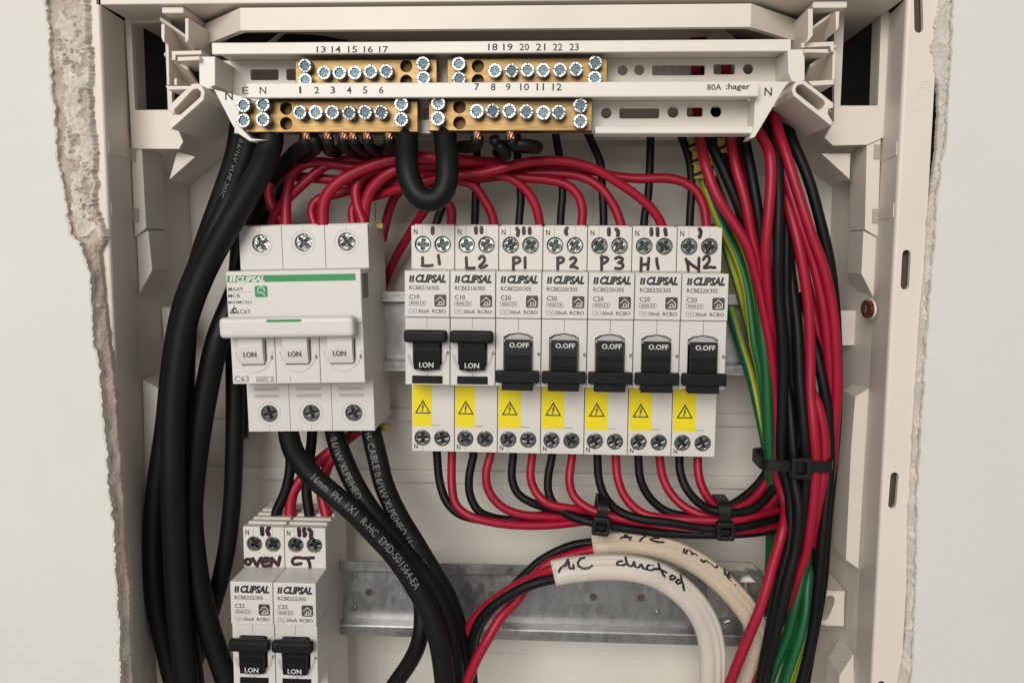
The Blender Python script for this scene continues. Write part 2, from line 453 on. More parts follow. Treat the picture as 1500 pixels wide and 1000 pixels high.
# deep tub: side walls, diagonal corners, back
ZF, ZC = 92.0, 80.0
for s, x in ((1, XL), (-1, XR)):
    o = x-s*2; xf, of = x-s*3, x-s*5
    V = [Vector(p) for p in ((xf, 27.1, ZBOT), (x, YB, ZBOT), (x, YB, ZC), (xf, 27.1, ZF), (of, 27.1, ZBOT), (o, YB, ZBOT), (o, YB, ZC), (of, 27.1, ZF))]
    enc_part('tub_wall', (V, [(0, 1, 2, 3), (7, 6, 5, 4), (0, 4, 5, 1), (1, 5, 6, 2), (2, 6, 7, 3), (3, 7, 4, 0)]))
    V = []
    for p, q in (((x-s*3, ZF), (x, ZC)), ((x+s*66, ZF+50), (x+s*66, ZC+50))):
        for yy, e in ((27, p), (YB, q)): V += [Vector((e[0], yy, e[1])), Vector((e[0]-s*.15, yy, e[1]+.2))]
    enc_part('corner_wall', (V, [(0, 2, 6, 4), (1, 5, 7, 3), (0, 4, 5, 1), (2, 3, 7, 6), (0, 1, 3, 2), (4, 6, 7, 5)]))
enc_part('back_panel', slab([(XL, ZBOT), (XR, ZBOT), (XR, ZC), (XR-66, ZC+50), (XR-66, ZTOP+10), (XL+66, ZTOP+10), (XL+66, ZC+50), (XL, ZC)], YB, YB+2), 'enclosure_back')
# raised ribs on the back panel
for z in (63.0, 86.0): enc_part('back_rib', box(-60, 165, YB-1.2, YB, z-.6, z+.6, .3), 'enclosure_back')
for x in (-28, -6.5, 22, 49, 76, 103): enc_part('back_rib', box(x-.6, x+.6, YB-1.0, YB, 64, 118, .3), 'enclosure_back')
for z in (-30, -60.5): enc_part('back_rib', box(XL, XR, YB-2.5, YB, z-3.2, z+3.2, .8), 'enclosure_back')
for x0, x1 in ((-30, 8), (13, 47), (52, 92), (97, 135)): enc_part('knockout', slab(rrect(x0, x1, -187, -151, 2), YB-.3, YB+.1, [rrect(x0+1, x1-1, -186, -152, 1.5)], 0), 'enclosure_back')
# top wall with upper hood
enc_part('bottom_wall', box(XL, XR, .6, YB, ZBOT, ZBOT+2.5, .4))
enc_part('top_wall', box(XL, XR, 0.6, YB+60, ZTOP, ZTOP+2.5, .4))
enc_part('top_flange', box(-131.5, 198.5, .05, 2.0, ZTOP+2.6, ZTOP+13.9, 0))
def plan(poly, z0, z1):
    n = len(poly); V = [Vector((x, y, z)) for z in (z0, z1) for x, y in poly]
    F = [tuple(range(n-1, -1, -1)), tuple(range(n, 2*n))]+[(k, (k+1) % n, n+(k+1) % n, n+k) for k in range(n)]
    return V, F
yh = 0.0
hx0, hx1 = W(352, 30, yh).x, W(1100, 25, yh).x
hz0, hz1 = W(750, 42, yh).z, W(750, 17, yh).z
hl, hr = W(296, 45, 24).x, W(1171, 30, 24).x
enc_part('upper_hood', plan([(hx0, yh), (hx1, yh), (hr, 24), (hr, 27), (hx1-1, yh+3), (hx0+1, yh+3), (hl, 27), (hl, 24)], hz0, hz1))
enc_part('hood_top', plan([(hx0, yh+.3), (hx1, yh+.3), (hr, 24.3), (hr, 40), (hl, 40), (hl, 24.3)], hz1-.2, hz1+2.2))
for s, (xa, xb) in ((1, (238, 270)), (-1, (1190, 1240))):
    a, b = W(xa, 8, 4).x, W(xb, 8, 4).x
    enc_part('top_tab', box(a, b, 3, 26, ZTOP-2.8, ZTOP-.2, .5))
# grid of knock-outs above the hood gap
g = []
for i in range(54): g.append(box(-42+i*3.6, -41.3+i*3.6, 59.2, 60.2, 100, 141))
for z in (112, 116, 120, 124, 128, 132, 136): g.append(box(-42, 152, 59.0, 60.0, z, z+.7))
enc_part('knockout_grid', join(box(-42, 152, 60, 62, 100, 141), *g), 'enclosure_back')
# window plates with openings, left and right
enc_part('window_plate', slab_px([(183, 26), (250, 26), (252, 158), (256, 178), (268, 208), (262, 218), (196, 218), (192, 197)], 24, 26.5,
         [[(192, 34), (241, 33), (246, 161), (197.6, 161.5)]]))
enc_part('window_plate', slab_px([(1222, 20), (1303, 18), (1297, 200), (1270, 212), (1220, 213), (1208, 202), (1222, 178)], 24, 26.5,
         [[(1237, 22), (1291, 21), (1286, 155), (1231, 155)]]))
enc_part('window_jamb', slab_px([(188, 30), (192.5, 30), (198, 165), (193, 165)], 26.6, 37))
enc_part('window_jamb', slab_px([(1290.5, 18), (1296, 18), (1291, 158), (1285.5, 158)], 26.6, 36))
# ribs (front-facing ledges) on the deep walls
def rib(poly, y0=27.2, y1=44, bev=.25): enc_part('wall_rib', slab_px(poly, y0, y1, bev=bev))
rib([(191, 197), (207, 208), (214, 334), (197, 347)], 25.2); rib([(200, 346), (217, 337), (223, 396), (204, 431)], 27.2); rib([(209, 556), (232, 569), (232, 700), (240, 820), (247, 1060), (233, 1060), (212, 700)], 27.2)
rib([(1270, 203), (1291, 193), (1286, 347), (1267, 336)], 25.2); rib([(1265, 338), (1286, 348), (1280, 437), (1262, 401)])
rib([(1253, 581), (1273, 569), (1258, 833), (1239, 820), (1247, 654)]); rib([(1251, 957), (1252, 1060), (1226, 1060), (1230, 989)])
# small latching pockets in the ribs, proud blocks with the recess shading as colour
for poly in ([(190, 217.5), (198.5, 217.5), (198.5, 237), (189, 237)], [(195, 306), (203, 306), (203, 325), (194, 325)]):
    enc_part('latch_pocket', slab_px(poly, 24.6, 26.4), 'pocket_shade')
for poly in ([(1281, 212), (1290, 212), (1290, 233), (1280, 233)], [(1278.5, 306), (1288, 306), (1288, 327), (1278, 327)]):
    enc_part('latch_pocket', slab_px(poly, 24.6, 26.4), 'pocket_shade')
for s_, x_, px_, dy in ((1, XL, 170, -8), (-1, XR, 1300, -6)):        # flat guides leading into the pockets
    for yy in (217, 306):
        z1 = W(px_, yy+dy, 10).z; V = []
        for y_, x2 in ((2.5, x_-s_*.12), (25.0, x_-s_*2.76)):
            for z_ in (z1-5.2, z1):
                V += [Vector((x2-s_*.3, y_, z_)), Vector((x2+s_*.28, y_, z_))]
        enc_part('latch_guide', (V, [(1, 5, 7, 3), (0, 2, 6, 4), (0, 1, 3, 2), (4, 6, 7, 5), (2, 3, 7, 6), (0, 4, 5, 1)]))
# corner gussets
enc_part('corner_gusset', slab_px([(259.5, 221), (286, 230), (247.5, 264)], 32, 44, bev=.3))
enc_part('corner_gusset', slab_px([(1203, 225), (1246, 225), (1245, 263)], 32, 44, bev=.3))
# mounting tabs
enc_part('mounting_tab', slab_px([(236, 450), (264, 450), (266, 498), (240, 498)], 46, 50, bev=.3))
enc_part('mounting_tab', slab_px([(1226, 455), (1258, 455), (1254, 506), (1226, 506)], 44, 50, bev=.3))
t0 = [(1203, 905), (1202, 898), (1203, 888), (1207, 877), (1213, 872), (1220, 872), (1223, 877), (1221, 886), (1216, 898), (1211, 907), (1206, 909)]
enc_part('mounting_tab', slab_px([(1200, 870), (1206, 867), (1237, 868), (1236, 915), (1199, 914)], 34, 44, [t0]))
for z in (W(1230, 868, 34).z, W(1230, 915, 34).z): enc_part('tab_web', box(XR-8, XR-.1, 34.5, 60, z-.6, z+.6))
# oblique sockets that carry the terminal rack
enc_part('rack_socket', slab_px([(245, 184), (251, 189), (298, 147), (300, 136), (296, 126), (289, 122), (281, 123), (246, 156), (247, 161), (255, 168)], -4, 40,
         [[(255, 161), (282, 132), (289, 130), (294, 135), (293, 142), (264, 168), (257, 168)]], .35))
enc_part('rack_socket', slab_px([(1160, 132), (1164, 122), (1171, 117.5), (1180, 119), (1221, 151), (1221, 158), (1214, 160), (1213, 167), (1221, 180), (1217, 184), (1163, 141)], -4, 40,
         [[(1165.5, 130), (1169, 125), (1176, 123.5), (1207, 147), (1209, 152), (1205, 159), (1199, 161.5), (1167, 136)]], .35))
# clip blades next to the openings
for poly, y0, y1 in (([(271, 27), (276, 27), (276, 58), (273, 63), (271, 60)], 0, 34), ([(236, 36), (241, 35), (241, 61), (239, 62), (236, 55)], 2, 30),
                     ([(251, 75), (295, 74), (295, 80), (257, 81), (257, 88), (252, 89)], 4, 26), ([(260, 83.5), (292, 82.5), (292, 88), (260, 90)], 0, 24),
                     ([(242, 126), (280, 126), (276, 131), (246, 132)], 2, 26), ([(243, 64), (247, 64), (248, 125), (244, 125)], 6, 24), ([(255, 115), (259, 115), (259, 125), (255, 125)], 6, 24)):
    enc_part('clip_blade', slab_px(poly, y0, y1, bev=.25))
for poly, y0, y1 in (([(1184, 13), (1191, 13), (1191, 52), (1182, 63), (1184, 52)], 0, 34), ([(1224, 17), (1230, 17), (1229, 40), (1225, 46)], 2, 30),
                     ([(1174, 63), (1222, 61), (1222, 76), (1218, 76), (1216, 68), (1174, 70)], 4, 26), ([(1179, 72), (1213, 72), (1214, 78), (1179, 77)], 0, 24),
                     ([(1184, 119), (1222, 117), (1222, 124), (1190, 126)], 2, 26), ([(1220, 74), (1225, 74), (1223, 117), (1219, 117)], 6, 24)):
    enc_part('clip_blade', slab_px(poly, y0, y1, bev=.25))
for pts in (((241, 48), (283, 74)), ((247, 99), (282, 118))):            # curved webs behind the blades, left
    a, b = W(*pts[0], 12), W(*pts[1], 12)
    enc_part('clip_web', ([Vector((a.x, 8, a.z+4)), Vector((a.x, 26, a.z-6)), Vector((b.x, 26, b.z-5)), Vector((b.x, 8, b.z+3)), Vector((a.x, 9, a.z+5.2)), Vector((a.x, 27, a.z-4.8)), Vector((b.x, 27, b.z-3.8)), Vector((b.x, 9, b.z+4.2))],
             [(0, 1, 2, 3), (7, 6, 5, 4), (0, 4, 5, 1), (1, 5, 6, 2), (2, 6, 7, 3), (3, 7, 4, 0)]))
for pts in (((1224, 34), (1184, 60)), ((1220, 88), (1182, 114))):
    a, b = W(*pts[0], 12), W(*pts[1], 12)
    enc_part('clip_web', ([Vector((a.x, 8, a.z+4)), Vector((b.x, 8, b.z+3)), Vector((b.x, 26, b.z-5)), Vector((a.x, 26, a.z-6)), Vector((a.x, 9, a.z+5.2)), Vector((b.x, 9, b.z+4.2)), Vector((b.x, 27, b.z-3.8)), Vector((a.x, 27, a.z-4.8))],
             [(0, 1, 2, 3), (7, 6, 5, 4), (0, 4, 5, 1), (1, 5, 6, 2), (2, 6, 7, 3), (3, 7, 4, 0)]))
# embossed mark on the flange
lines = [[(1328, 152), (1336, 148), (1362, 137)], [(1328, 152), (1329, 163), (1336, 164), (1363, 152)], [(1336, 148), (1336, 164)],
         [(1340, 142), (1350, 128), (1364, 134)], [(1342, 136), (1352, 123), (1364, 129)], [(1344, 131), (1354, 119), (1362, 124)]]
V, F = flat_strokes(lines, -.0, .25); enc_part('embossed_mark', (V, F))
# brown screw plug on the right wall
pl = empty('screw_plug', Matrix.Translation(W(1278, 452, 22)), 'small brown round screw plug on the tub side wall', 'screw plug')
c = W(1278, 452, 22); c = Vector((XR-.4, 20.0, c.z))
def disc_x(c, r, t, n=20):
    V = [Vector((c.x, c.y+r*math.cos(2*math.pi*i/n), c.z+r*math.sin(2*math.pi*i/n)*.64)) for i in range(n)]
    V2 = [v+Vector((-t, 0, 0)) for v in V]
    return V+V2, [tuple(range(n))[::-1], tuple(range(n, 2*n))]+[(i, (i+1) % n, n+(i+1) % n, n+i) for i in range(n)]
V, F = disc_x(c, 6.6, .8); add('rim_ring', V, F, 'carrier_plastic', pl)
V, F = disc_x(c+Vector((-.8, -.6, 0)), 5.7, 1.4); add('plug_head', V, F, 'red_plug', pl)
V, F = join(box(c.x-2.3, c.x-2.1, c.y-2.0, c.y+2.0, c.z-.8, c.z-.45), box(c.x-2.36, c.x-2.16, c.y-.9, c.y-.3, c.z-1.7, c.z+1.5))
add('plug_slot', V, F, 'print_pale', pl)

# ------------------------------------------------------------------ terminal rack (white carrier with two tiers)
rack = empty('terminal_rack', Matrix.Translation((35, 10, 88)), 'white two-tier plastic rack carrying the brass terminal bars, numbered strips', 'terminal rack')
CP = 'carrier_plastic'
def rk(name, VF, m=CP): return add(name, VF[0], VF[1], m, rack)
def hole_rect(x0, y0, x1, y1, Y, r=1.0):
    a, b = W(x0, y1, Y), W(x1, y0, Y); return rrect(a.x, b.x, a.z, b.z, r)
def hole_circ(x, y, rp, Y):
    a = W(x, y, Y); r = rp/3.6; return circ(a.x, a.z, r, 18)
# lower tier
YS, YP = -8.0, 9.0
x0, x1 = W(361, 130, YS).x, W(1112, 130, YS).x
zs1, zs0 = W(750, 120.5, YS).z, W(750, 142.5, YS).z
s1 = rk('label_strip', box(x0, x1, YS, YS+2.4, zs0, zs1, .35))
rk('shelf', box(x0+.3, x1-.3, YS+2.4, YP+2, zs0+1.5, zs1-1.2))
xb0, xb1 = W(343, 170, YP).x, W(1103, 170, YP).x
zp0 = W(750, 195, YP).z
low_holes = [hole_rect(612, 157, 629, 176, YP), hole_circ(888, 166, 7.5, YP), hole_rect(907, 158.5, 966, 174, YP, .8), hole_circ(986, 164.5, 8, YP), hole_rect(1006, 157, 1030, 171.5, YP, .8), hole_circ(1049, 163.5, 8, YP)]
rk('tier_back', slab([(xb0, zp0), (xb1, zp0), (xb1, zs0+1.4), (xb0, zs0+1.4)], YP, YP+2, low_holes))
a0, a1 = W(368, 198, 2).x, W(1094, 198, 2).x
rk('tier_lip', box(W(870, 195, YP).x, xb1-1, -1.0, YP-.1, zp0-1.6, zp0+1.0, .4))
# splayed end plates
V, F = slab_px([(313, 131), (361, 143), (352, 146), (350, 170), (356, 190), (368, 203), (392, 205), (366, 207), (349, 196), (340, 183)], -3, 9, bev=.3); rk('end_plate', (V, F))
V, F = slab_px([(1112, 119), (1157, 120), (1151, 126), (1146, 134), (1106, 201), (1098, 203), (1104, 190), (1106, 150)], -3, 9, bev=.3); rk('end_plate', (V, F))
# upper tier
YU, YV = 4.0, 22.0
x0, x1 = W(310, 72, YU).x, W(1159, 64, YU).x
zu1, zu0 = W(750, 60, YU).z, W(750, 77.5, YU).z
s2 = rk('label_strip', box(x0, x1, YU, YU+2.4, zu0, zu1, .35))
rk('shelf', box(x0+.3, x1-.3, YU+2.4, YV+2, zu0+1.6, zu1-1.4))
up_holes = [hole_rect(367, 101.5, 408, 118, YV, .8), hole_rect(419.5, 101, 440, 118, YV, .8), hole_circ(912, 103.5, 7.5, YV), hole_circ(936.5, 103, 7.5, YV), hole_rect(955, 95.5, 1033, 111, YV, .8), hole_rect(1045, 94, 1077, 109.5, YV, .8), hole_circ(1096, 101.5, 7.5, YV)]
rk('tier_back', slab([(W(318, 100, YV).x, zp0+12), (W(1146, 100, YV).x, zp0+12), (W(1146, 100, YV).x, zu0+1.5), (W(318, 100, YV).x, zu0+1.5)], YV, YV+2, up_holes))
V, F = slab_px([(291, 83), (315, 83), (315, 125), (309, 128), (312, 131), (292, 128)], 3, 22, bev=.3); rk('end_plate', (V, F))
V, F = slab_px([(1154, 73), (1179, 72), (1179, 118), (1168, 121), (1160, 119), (1155, 107)], 3, 22, bev=.3); rk('end_plate', (V, F))
# printed numbers
def px_text(s, x0, y0, x1, y1, Y, bold=.0, shear=0):
    a, b = W(x0, y1, Y), W(x1, y0, Y); return text(s, a.x, b.x, a.z, b.z, Y-.06, bold, shear)
def label(name, items, m, parent, Y, bold=.012):
    V, F = join(*[px_text(*it[:5], Y, *(it[5:] or (bold,))) for it in items]); return add(name, V, F, m, parent)
lowtxt = [('E', 355, 127.5, 364, 138), ('N', 380.5, 127.5, 390, 138)]
for s, x in zip('123456', (440, 464, 487.5, 511.5, 535, 558.5)): lowtxt.append((s, x-(1.5 if s == '1' else 3.4), 127, x+(1.3 if s == '1' else 3.4), 137.5))
for s, x, w in (('7', 698.5, 3.6), ('8', 722.5, 3.6), ('9', 744.5, 3.6), ('10', 768.5, 6.6), ('11', 791.5, 5.5), ('12', 816, 6.8)): lowtxt.append((s, x-w, 122.5, x+w, 133))
label('printed_numbers', lowtxt[8:], 'ink_black', s1, YS)
label('printed_numbers', lowtxt[:8], 'ink_black', s1, YS)
label('printed_rating', [('80A', 1035.5, 123.5, 1057, 132.5), (':hager', 1063, 122.5, 1099, 134, .022)], 'ink_black', s1, YS)
uptxt = [(s, x-6.7, 68, x+6.7, 77.5) for s, x in (('13', 470.5), ('14', 492.5), ('15', 516.5), ('16', 539.5), ('17', 562))]+[(s, x-7, 64, x+7, 74.5) for s, x in (('18', 722), ('19', 744), ('20', 768), ('21', 792), ('22', 817), ('23', 841))]
label('printed_numbers', uptxt[5:], 'ink_black', s2, YU)
label('printed_numbers', uptxt[:5], 'ink_black', s2, YU)
label('printed_letter', [('N', 330, 134, 341, 147)], 'ink_black', rack, -3.05); label('printed_letter', [('N', 1119.5, 128.5, 1131, 141)], 'ink_black', rack, -3.05)

# ------------------------------------------------------------------ screws
def plus(r, w, notch=None):
    P = []
    for k in range(4):
        a = math.pi/2*k; c, s = math.cos(a), math.sin(a)
        for x, z in ((w, w), (w*1.15, w*.9)) if False else ((r, -w), (r, w), (w, w)):
            P.append((x*c-z*s, x*s+z*c))
    return P
def screw_mesh(name, r, h, m1, m2, w=.55, cross=.66, notch=True):
    """round head with a cross recess; axis along Y, head face at y=0, shank going back"""
    outer = []
    n = 24
    for i in range(n):
        a = 2*math.pi*(i+.5)/n; rr = r*(.90 if notch and i % 6 in (0, 5) and False else 1); outer.append((rr*math.cos(a), rr*math.sin(a)))
    A = slab(outer, 0, .9, [plus(r*cross, r*w*.42)], .18)
    B = slab(circ(0, 0, r*.93, 20), .75, h)
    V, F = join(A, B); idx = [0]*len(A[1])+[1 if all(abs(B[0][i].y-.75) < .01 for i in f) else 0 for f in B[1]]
    if notch:
        for k in range(4):
            a = math.pi/4*0+math.pi/2*k; c, s = math.cos(a), math.sin(a)
            bx = box(r*.62, r*1.01, -.05, .4, -r*.085, r*.085)
            bv = [Vector((v.x*c-v.z*s, v.y, v.x*s+v.z*c)) for v in bx[0]]
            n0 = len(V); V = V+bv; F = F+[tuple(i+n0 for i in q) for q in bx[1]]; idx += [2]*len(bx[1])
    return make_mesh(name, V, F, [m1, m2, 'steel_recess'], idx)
ME_ZINC = screw_mesh('zinc_screw', 2.75, 7.5, 'zinc_screw', 'zinc_recess', .80, .60)
ME_STEEL = screw_mesh('steel_screw', 3.0, 5, 'steel_screw', 'steel_recess', .62, .74)
ME_TEAL = screw_mesh('teal_screw', 3.0, 5, 'steel_teal', 'steel_recess', .62, .74)
ME_DARK = screw_mesh('dark_screw', 3.1, 5, 'steel_screw', 'steel_recess', .45, .78, False)
ME_MAIN = screw_mesh('main_screw', 3.45, 5, 'steel_screw', 'steel_recess', .40, .80, False)
rs = random.Random(12)
def screw(parent, me, x, y, z, name='terminal_screw', rot=None, tilt=.04):
    a = rs.uniform(0, math.pi) if rot is None else rot
    M = Matrix.Translation((x, y, z)) @ Matrix.Rotation(rs.uniform(-tilt, tilt), 4, 'X') @ Matrix.Rotation(rs.uniform(-tilt, tilt), 4, 'Z') @ Matrix.Rotation(a, 4, 'Y')
    return link(name, me, parent, M)

# ------------------------------------------------------------------ brass terminal bars
def brass_bar(rect, Y, holes, screws, label_, entries=()):
    a, b = W(rect[0], rect[3], Y), W(rect[2], rect[1], Y)
    M = Matrix.Translation(((a.x+b.x)/2, Y+4.5, a.z)); t = empty('brass_terminal_bar', M, label_, 'terminal bar', 'brass bars on the terminal rack')
    hs = [circ(W(x, y, Y).x, W(x, y, Y).z, 2.25, 18) for x, y in holes]
    V, F = join(slab([(a.x, a.z), (b.x, a.z), (b.x, b.z), (a.x, b.z)], Y, Y+6.5, hs, .25), box(a.x+.2, b.x-.2, Y+6.5, Y+8.6, a.z+.2, b.z-.2))
    add('bar', V, F, 'brass', t)
    if holes:
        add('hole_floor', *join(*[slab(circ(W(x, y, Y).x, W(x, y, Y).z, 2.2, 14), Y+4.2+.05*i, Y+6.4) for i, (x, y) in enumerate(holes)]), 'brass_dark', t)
    for x, y, pr in screws:
        w = W(x, y, Y-pr) - M.translation
        screw(t, ME_ZINC, w.x, -pr-5.2, w.z, 'clamp_screw', rs.uniform(-.25, .25), .10)
    for x in entries:                                     # wire openings under the bar: dark discs standing for their shade
        w = W(x, rect[3], Y+4)
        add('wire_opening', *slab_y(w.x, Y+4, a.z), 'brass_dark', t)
    return t
def slab_y(x, y, z, r=1.9, n=14):
    V = [Vector((x+r*math.cos(2*math.pi*i/n), y+r*math.sin(2*math.pi*i/n), z+k)) for k in (-.08, .3) for i in range(n)]
    return V, [tuple(range(n)), tuple(range(2*n-1, n-1, -1))]+[(i, n+i, n+(i+1) % n, (i+1) % n) for i in range(n)]
brass_bar((347, 147, 612, 194), -1, [(419, 159), (419, 181)],
          [(357, 154.5, 3.6), (357, 177, 3.2), (385.5, 153.5, 4.4), (385.5, 175.5, 4.4)]+[(x, y, 4.0) for x, y in ((439.5, 165), (463, 165), (487, 165), (511.5, 166), (535, 165), (558.5, 165))]+[(588, 153, 4.2), (588, 175.5, 4.2)],
          'brass terminal bar under the strip numbered 1 to 6, two thick black cables clamped', (440, 464, 488, 512, 536, 560))
brass_bar((628, 145, 868, 192), -1, [(673, 157), (673, 180)],
          [(642, 151.5, 4.2), (641.5, 174, 4.2)]+[(x, y, 4.0) for x, y in ((698.5, 163.5), (722, 163), (746, 163), (771, 164), (796, 165.5), (818.5, 165))]+[(850, 155, 3.2), (850, 178, 3.2)],
          'brass terminal bar under the strip numbered 7 to 12 with two empty holes', (698, 722, 747, 775, 798, 822))
brass_bar((433, 87, 640, 128), 11, [(595, 97), (595, 119)],
          [(447, 97, 3.4), (447.5, 118, 3.4)]+[(x, y, 3.6) for x, y in ((475, 107), (497.5, 107), (520, 107), (543, 105.5), (566, 105))]+[(620, 94, 3.6), (620.5, 115, 3.6)],
          'brass terminal bar on the upper tier, five screws numbered 13 to 17')
brass_bar((655, 85, 890, 126), 11, [(700, 97), (700, 118)],
          [(672, 94, 3.4), (672.5, 116, 3.4)]+[(x, y, 3.6) for x, y in ((725, 104), (749.5, 104), (772.5, 103), (795.5, 103.5), (820, 103), (843.5, 102))]+[(872, 92.5, 3.0), (871, 115, 3.0)],
          'upper brass bar with six numbered screws, next to the empty slots of the rack')

# ------------------------------------------------------------------ DIN rails
def din_rail(x0, x1, zc, label_, holes=(), rivets=(), Y=38.0):
    t = empty('din_rail', Matrix.Translation(((x0+x1)/2, Y+7, zc-17.5)), label_, 'mounting rail', 'galvanised rails behind the breakers')
    prof = [(Y, zc+17.5), (Y, zc+13.2), (Y+.4, zc+12.6), (Y+7, zc+12.4), (Y+7, zc-12.4), (Y+.4, zc-12.6), (Y, zc-13.2), (Y, zc-17.5), (Y+1, zc-17.5), (Y+1, zc-13.6), (Y+8, zc-13.3), (Y+8, zc+13.3), (Y+1, zc+13.6), (Y+1, zc+17.5)]
    n = len(prof); V = [Vector((x, y, z)) for x in (x0, x1) for y, z in prof]
    F = [(k, n+k, n+(k+1) % n, (k+1) % n) for k in range(n)]
    F += [(0, 1, 12, 13), (n, n+13, n+12, n+1), (6, 7, 8, 9), (n+6, n+9, n+8, n+7)]
    add('rail_channel', V, F, 'galvanised', t)
    for x, y in holes:
        w = W(x, y, Y+7); add('rail_hole', *slab(circ(w.x, w.z, 1.75, 16), Y+6.85, Y+7.1), 'rail_hole', t)
    for x, y in rivets:
        w = W(x, y, Y+6.5); A = slab(circ(w.x, w.z, 1.25, 14), Y+6.0, Y+7.1, bev=.3); add('rivet', A[0], A[1], 'zinc_screw', t, smooth=True)
    # knurled lip marks
    rnd = random.Random(3); L = []; L2 = []
    x = x0+2
    while x < x1-3:
        w = rnd.uniform(1.2, 3); 
        for Lk, z in ((L, zc+15.6), (L2, zc-15.6)): Lk.append(box(x, x+w, Y-.12, Y+.2, z-.8+rnd.uniform(-.2, .2), z+.7, .2, 1))
        x += w+rnd.uniform(.3, 1.2)
    add('lip_texture', *join(*L), 'galvanised', t); add('lip_texture', *join(*L2), 'galvanised', t)
    return t
din_rail(-68, 150, 14.4, 'upper galvanised rail behind the main switch and the row of seven breakers')
din_rail(-80, 146, -108.0, 'long galvanised steel rail behind the white-sheathed cables', ((540.5, 867), (720, 871), (761, 871), (869, 874), (939, 875)), ((519, 844), (519, 891), (963, 897)))
# clear plastic end clip on the lower rail
m = bpy.data.materials.new('clear_plastic'); m.use_nodes = True; b = m.node_tree.nodes['Principled BSDF']
b.inputs['Base Color'].default_value = (.9, .88, .85, 1); b.inputs['Transmission Weight'].default_value = .92; b.inputs['Roughness'].default_value = .12; b.inputs['IOR'].default_value = 1.3
MAT['clear_plastic'] = m
clip = empty('rail_clip', Matrix.Translation(W(1085, 900, 34)), 'clear plastic clip on the end of the lower rail beside the ivory cable', 'rail clip')
add('clip_plate', *slab_px([(1036, 845), (1046, 822), (1100, 824), (1118, 838), (1118, 905), (1036, 905)], 33, 34.5, bev=.3), 'clear_plastic', clip)
add('clip_latch', *slab_px([(1085, 853), (1090, 847), (1100, 845), (1108, 853)], 30, 33, bev=.4), 'carrier_plastic', clip)
add('clip_spring', *slab_px([(1068, 880), (1071, 880), (1071, 910), (1062, 914), (1060, 911), (1068, 908)], 30, 33, bev=.3), 'galvanised', clip)
add('clip_body', *slab_px([(1098, 842), (1120, 845), (1120, 898), (1103, 898)], 34.6, 44, bev=.4), 'rail_hole', clip)

# ------------------------------------------------------------------ circuit breakers (residual current type), local frame: x 0..17.7, nose front y=0, nose bottom z=0
ZN = -3.417; YSH = 16.1
RW = 17.72
def rc_M(i): 
    a = -.003; x, z = i*18.0, ZN
    X = 63+(x-63)*math.cos(a)-(z-22)*math.sin(a); Z = 22+(x-63)*math.sin(a)+(z-22)*math.cos(a)
    return Matrix.Translation((X, 0, Z)) @ Matrix.Rotation(-a, 4, 'Y')
M1 = rc_M(0); M1i = M1.inverted()
def l1(px, py, Y):                       # photo position on the L1 breaker -> local coordinates
    return M1i @ W(px, py, Y)
def lbox(px0, py0, px1, py1, Y):
    a, b = l1(px0, py1, Y), l1(px1, py0, Y); return a.x, b.x, a.z, b.z
def ltext(s, px0, py0, px1, py1, Y, bold=.012, shear=0, eps=.07):
    x0, x1, z0, z1 = lbox(px0, py0, px1, py1, Y); return text(s, x0, x1, z0, z1, Y-eps, bold, shear)
def frame_box(x0, x1, z0, z1, y, w):
    return slab([(x0, z0), (x1, z0), (x1, z1), (x0, z1)], y-.1, y+.02, [[(x0+w, z0+w), (x1-w, z0+w), (x1-w, z1-w), (x0+w, z1-w)]])
def logo_bars(px0, py0, px1, py1, Y, conv):
    out = []
    w = px1-px0
    for k in range(2):
        a = px0+w*(.0+.52*k); b = a+w*.40; sk = w*.16
        q = [conv(a+sk, py0, Y), conv(b+sk, py0, Y), conv(b, py1, Y), conv(a, py1, Y)]
        out.append(slab([(p.x, p.z) for p in q], Y-.09, Y))
    return out
SCR_T = [(4.75, 55.6), (12.85, 55.6)]; SCR_B = [(4.45, -24.9), (12.75, -24.9)]
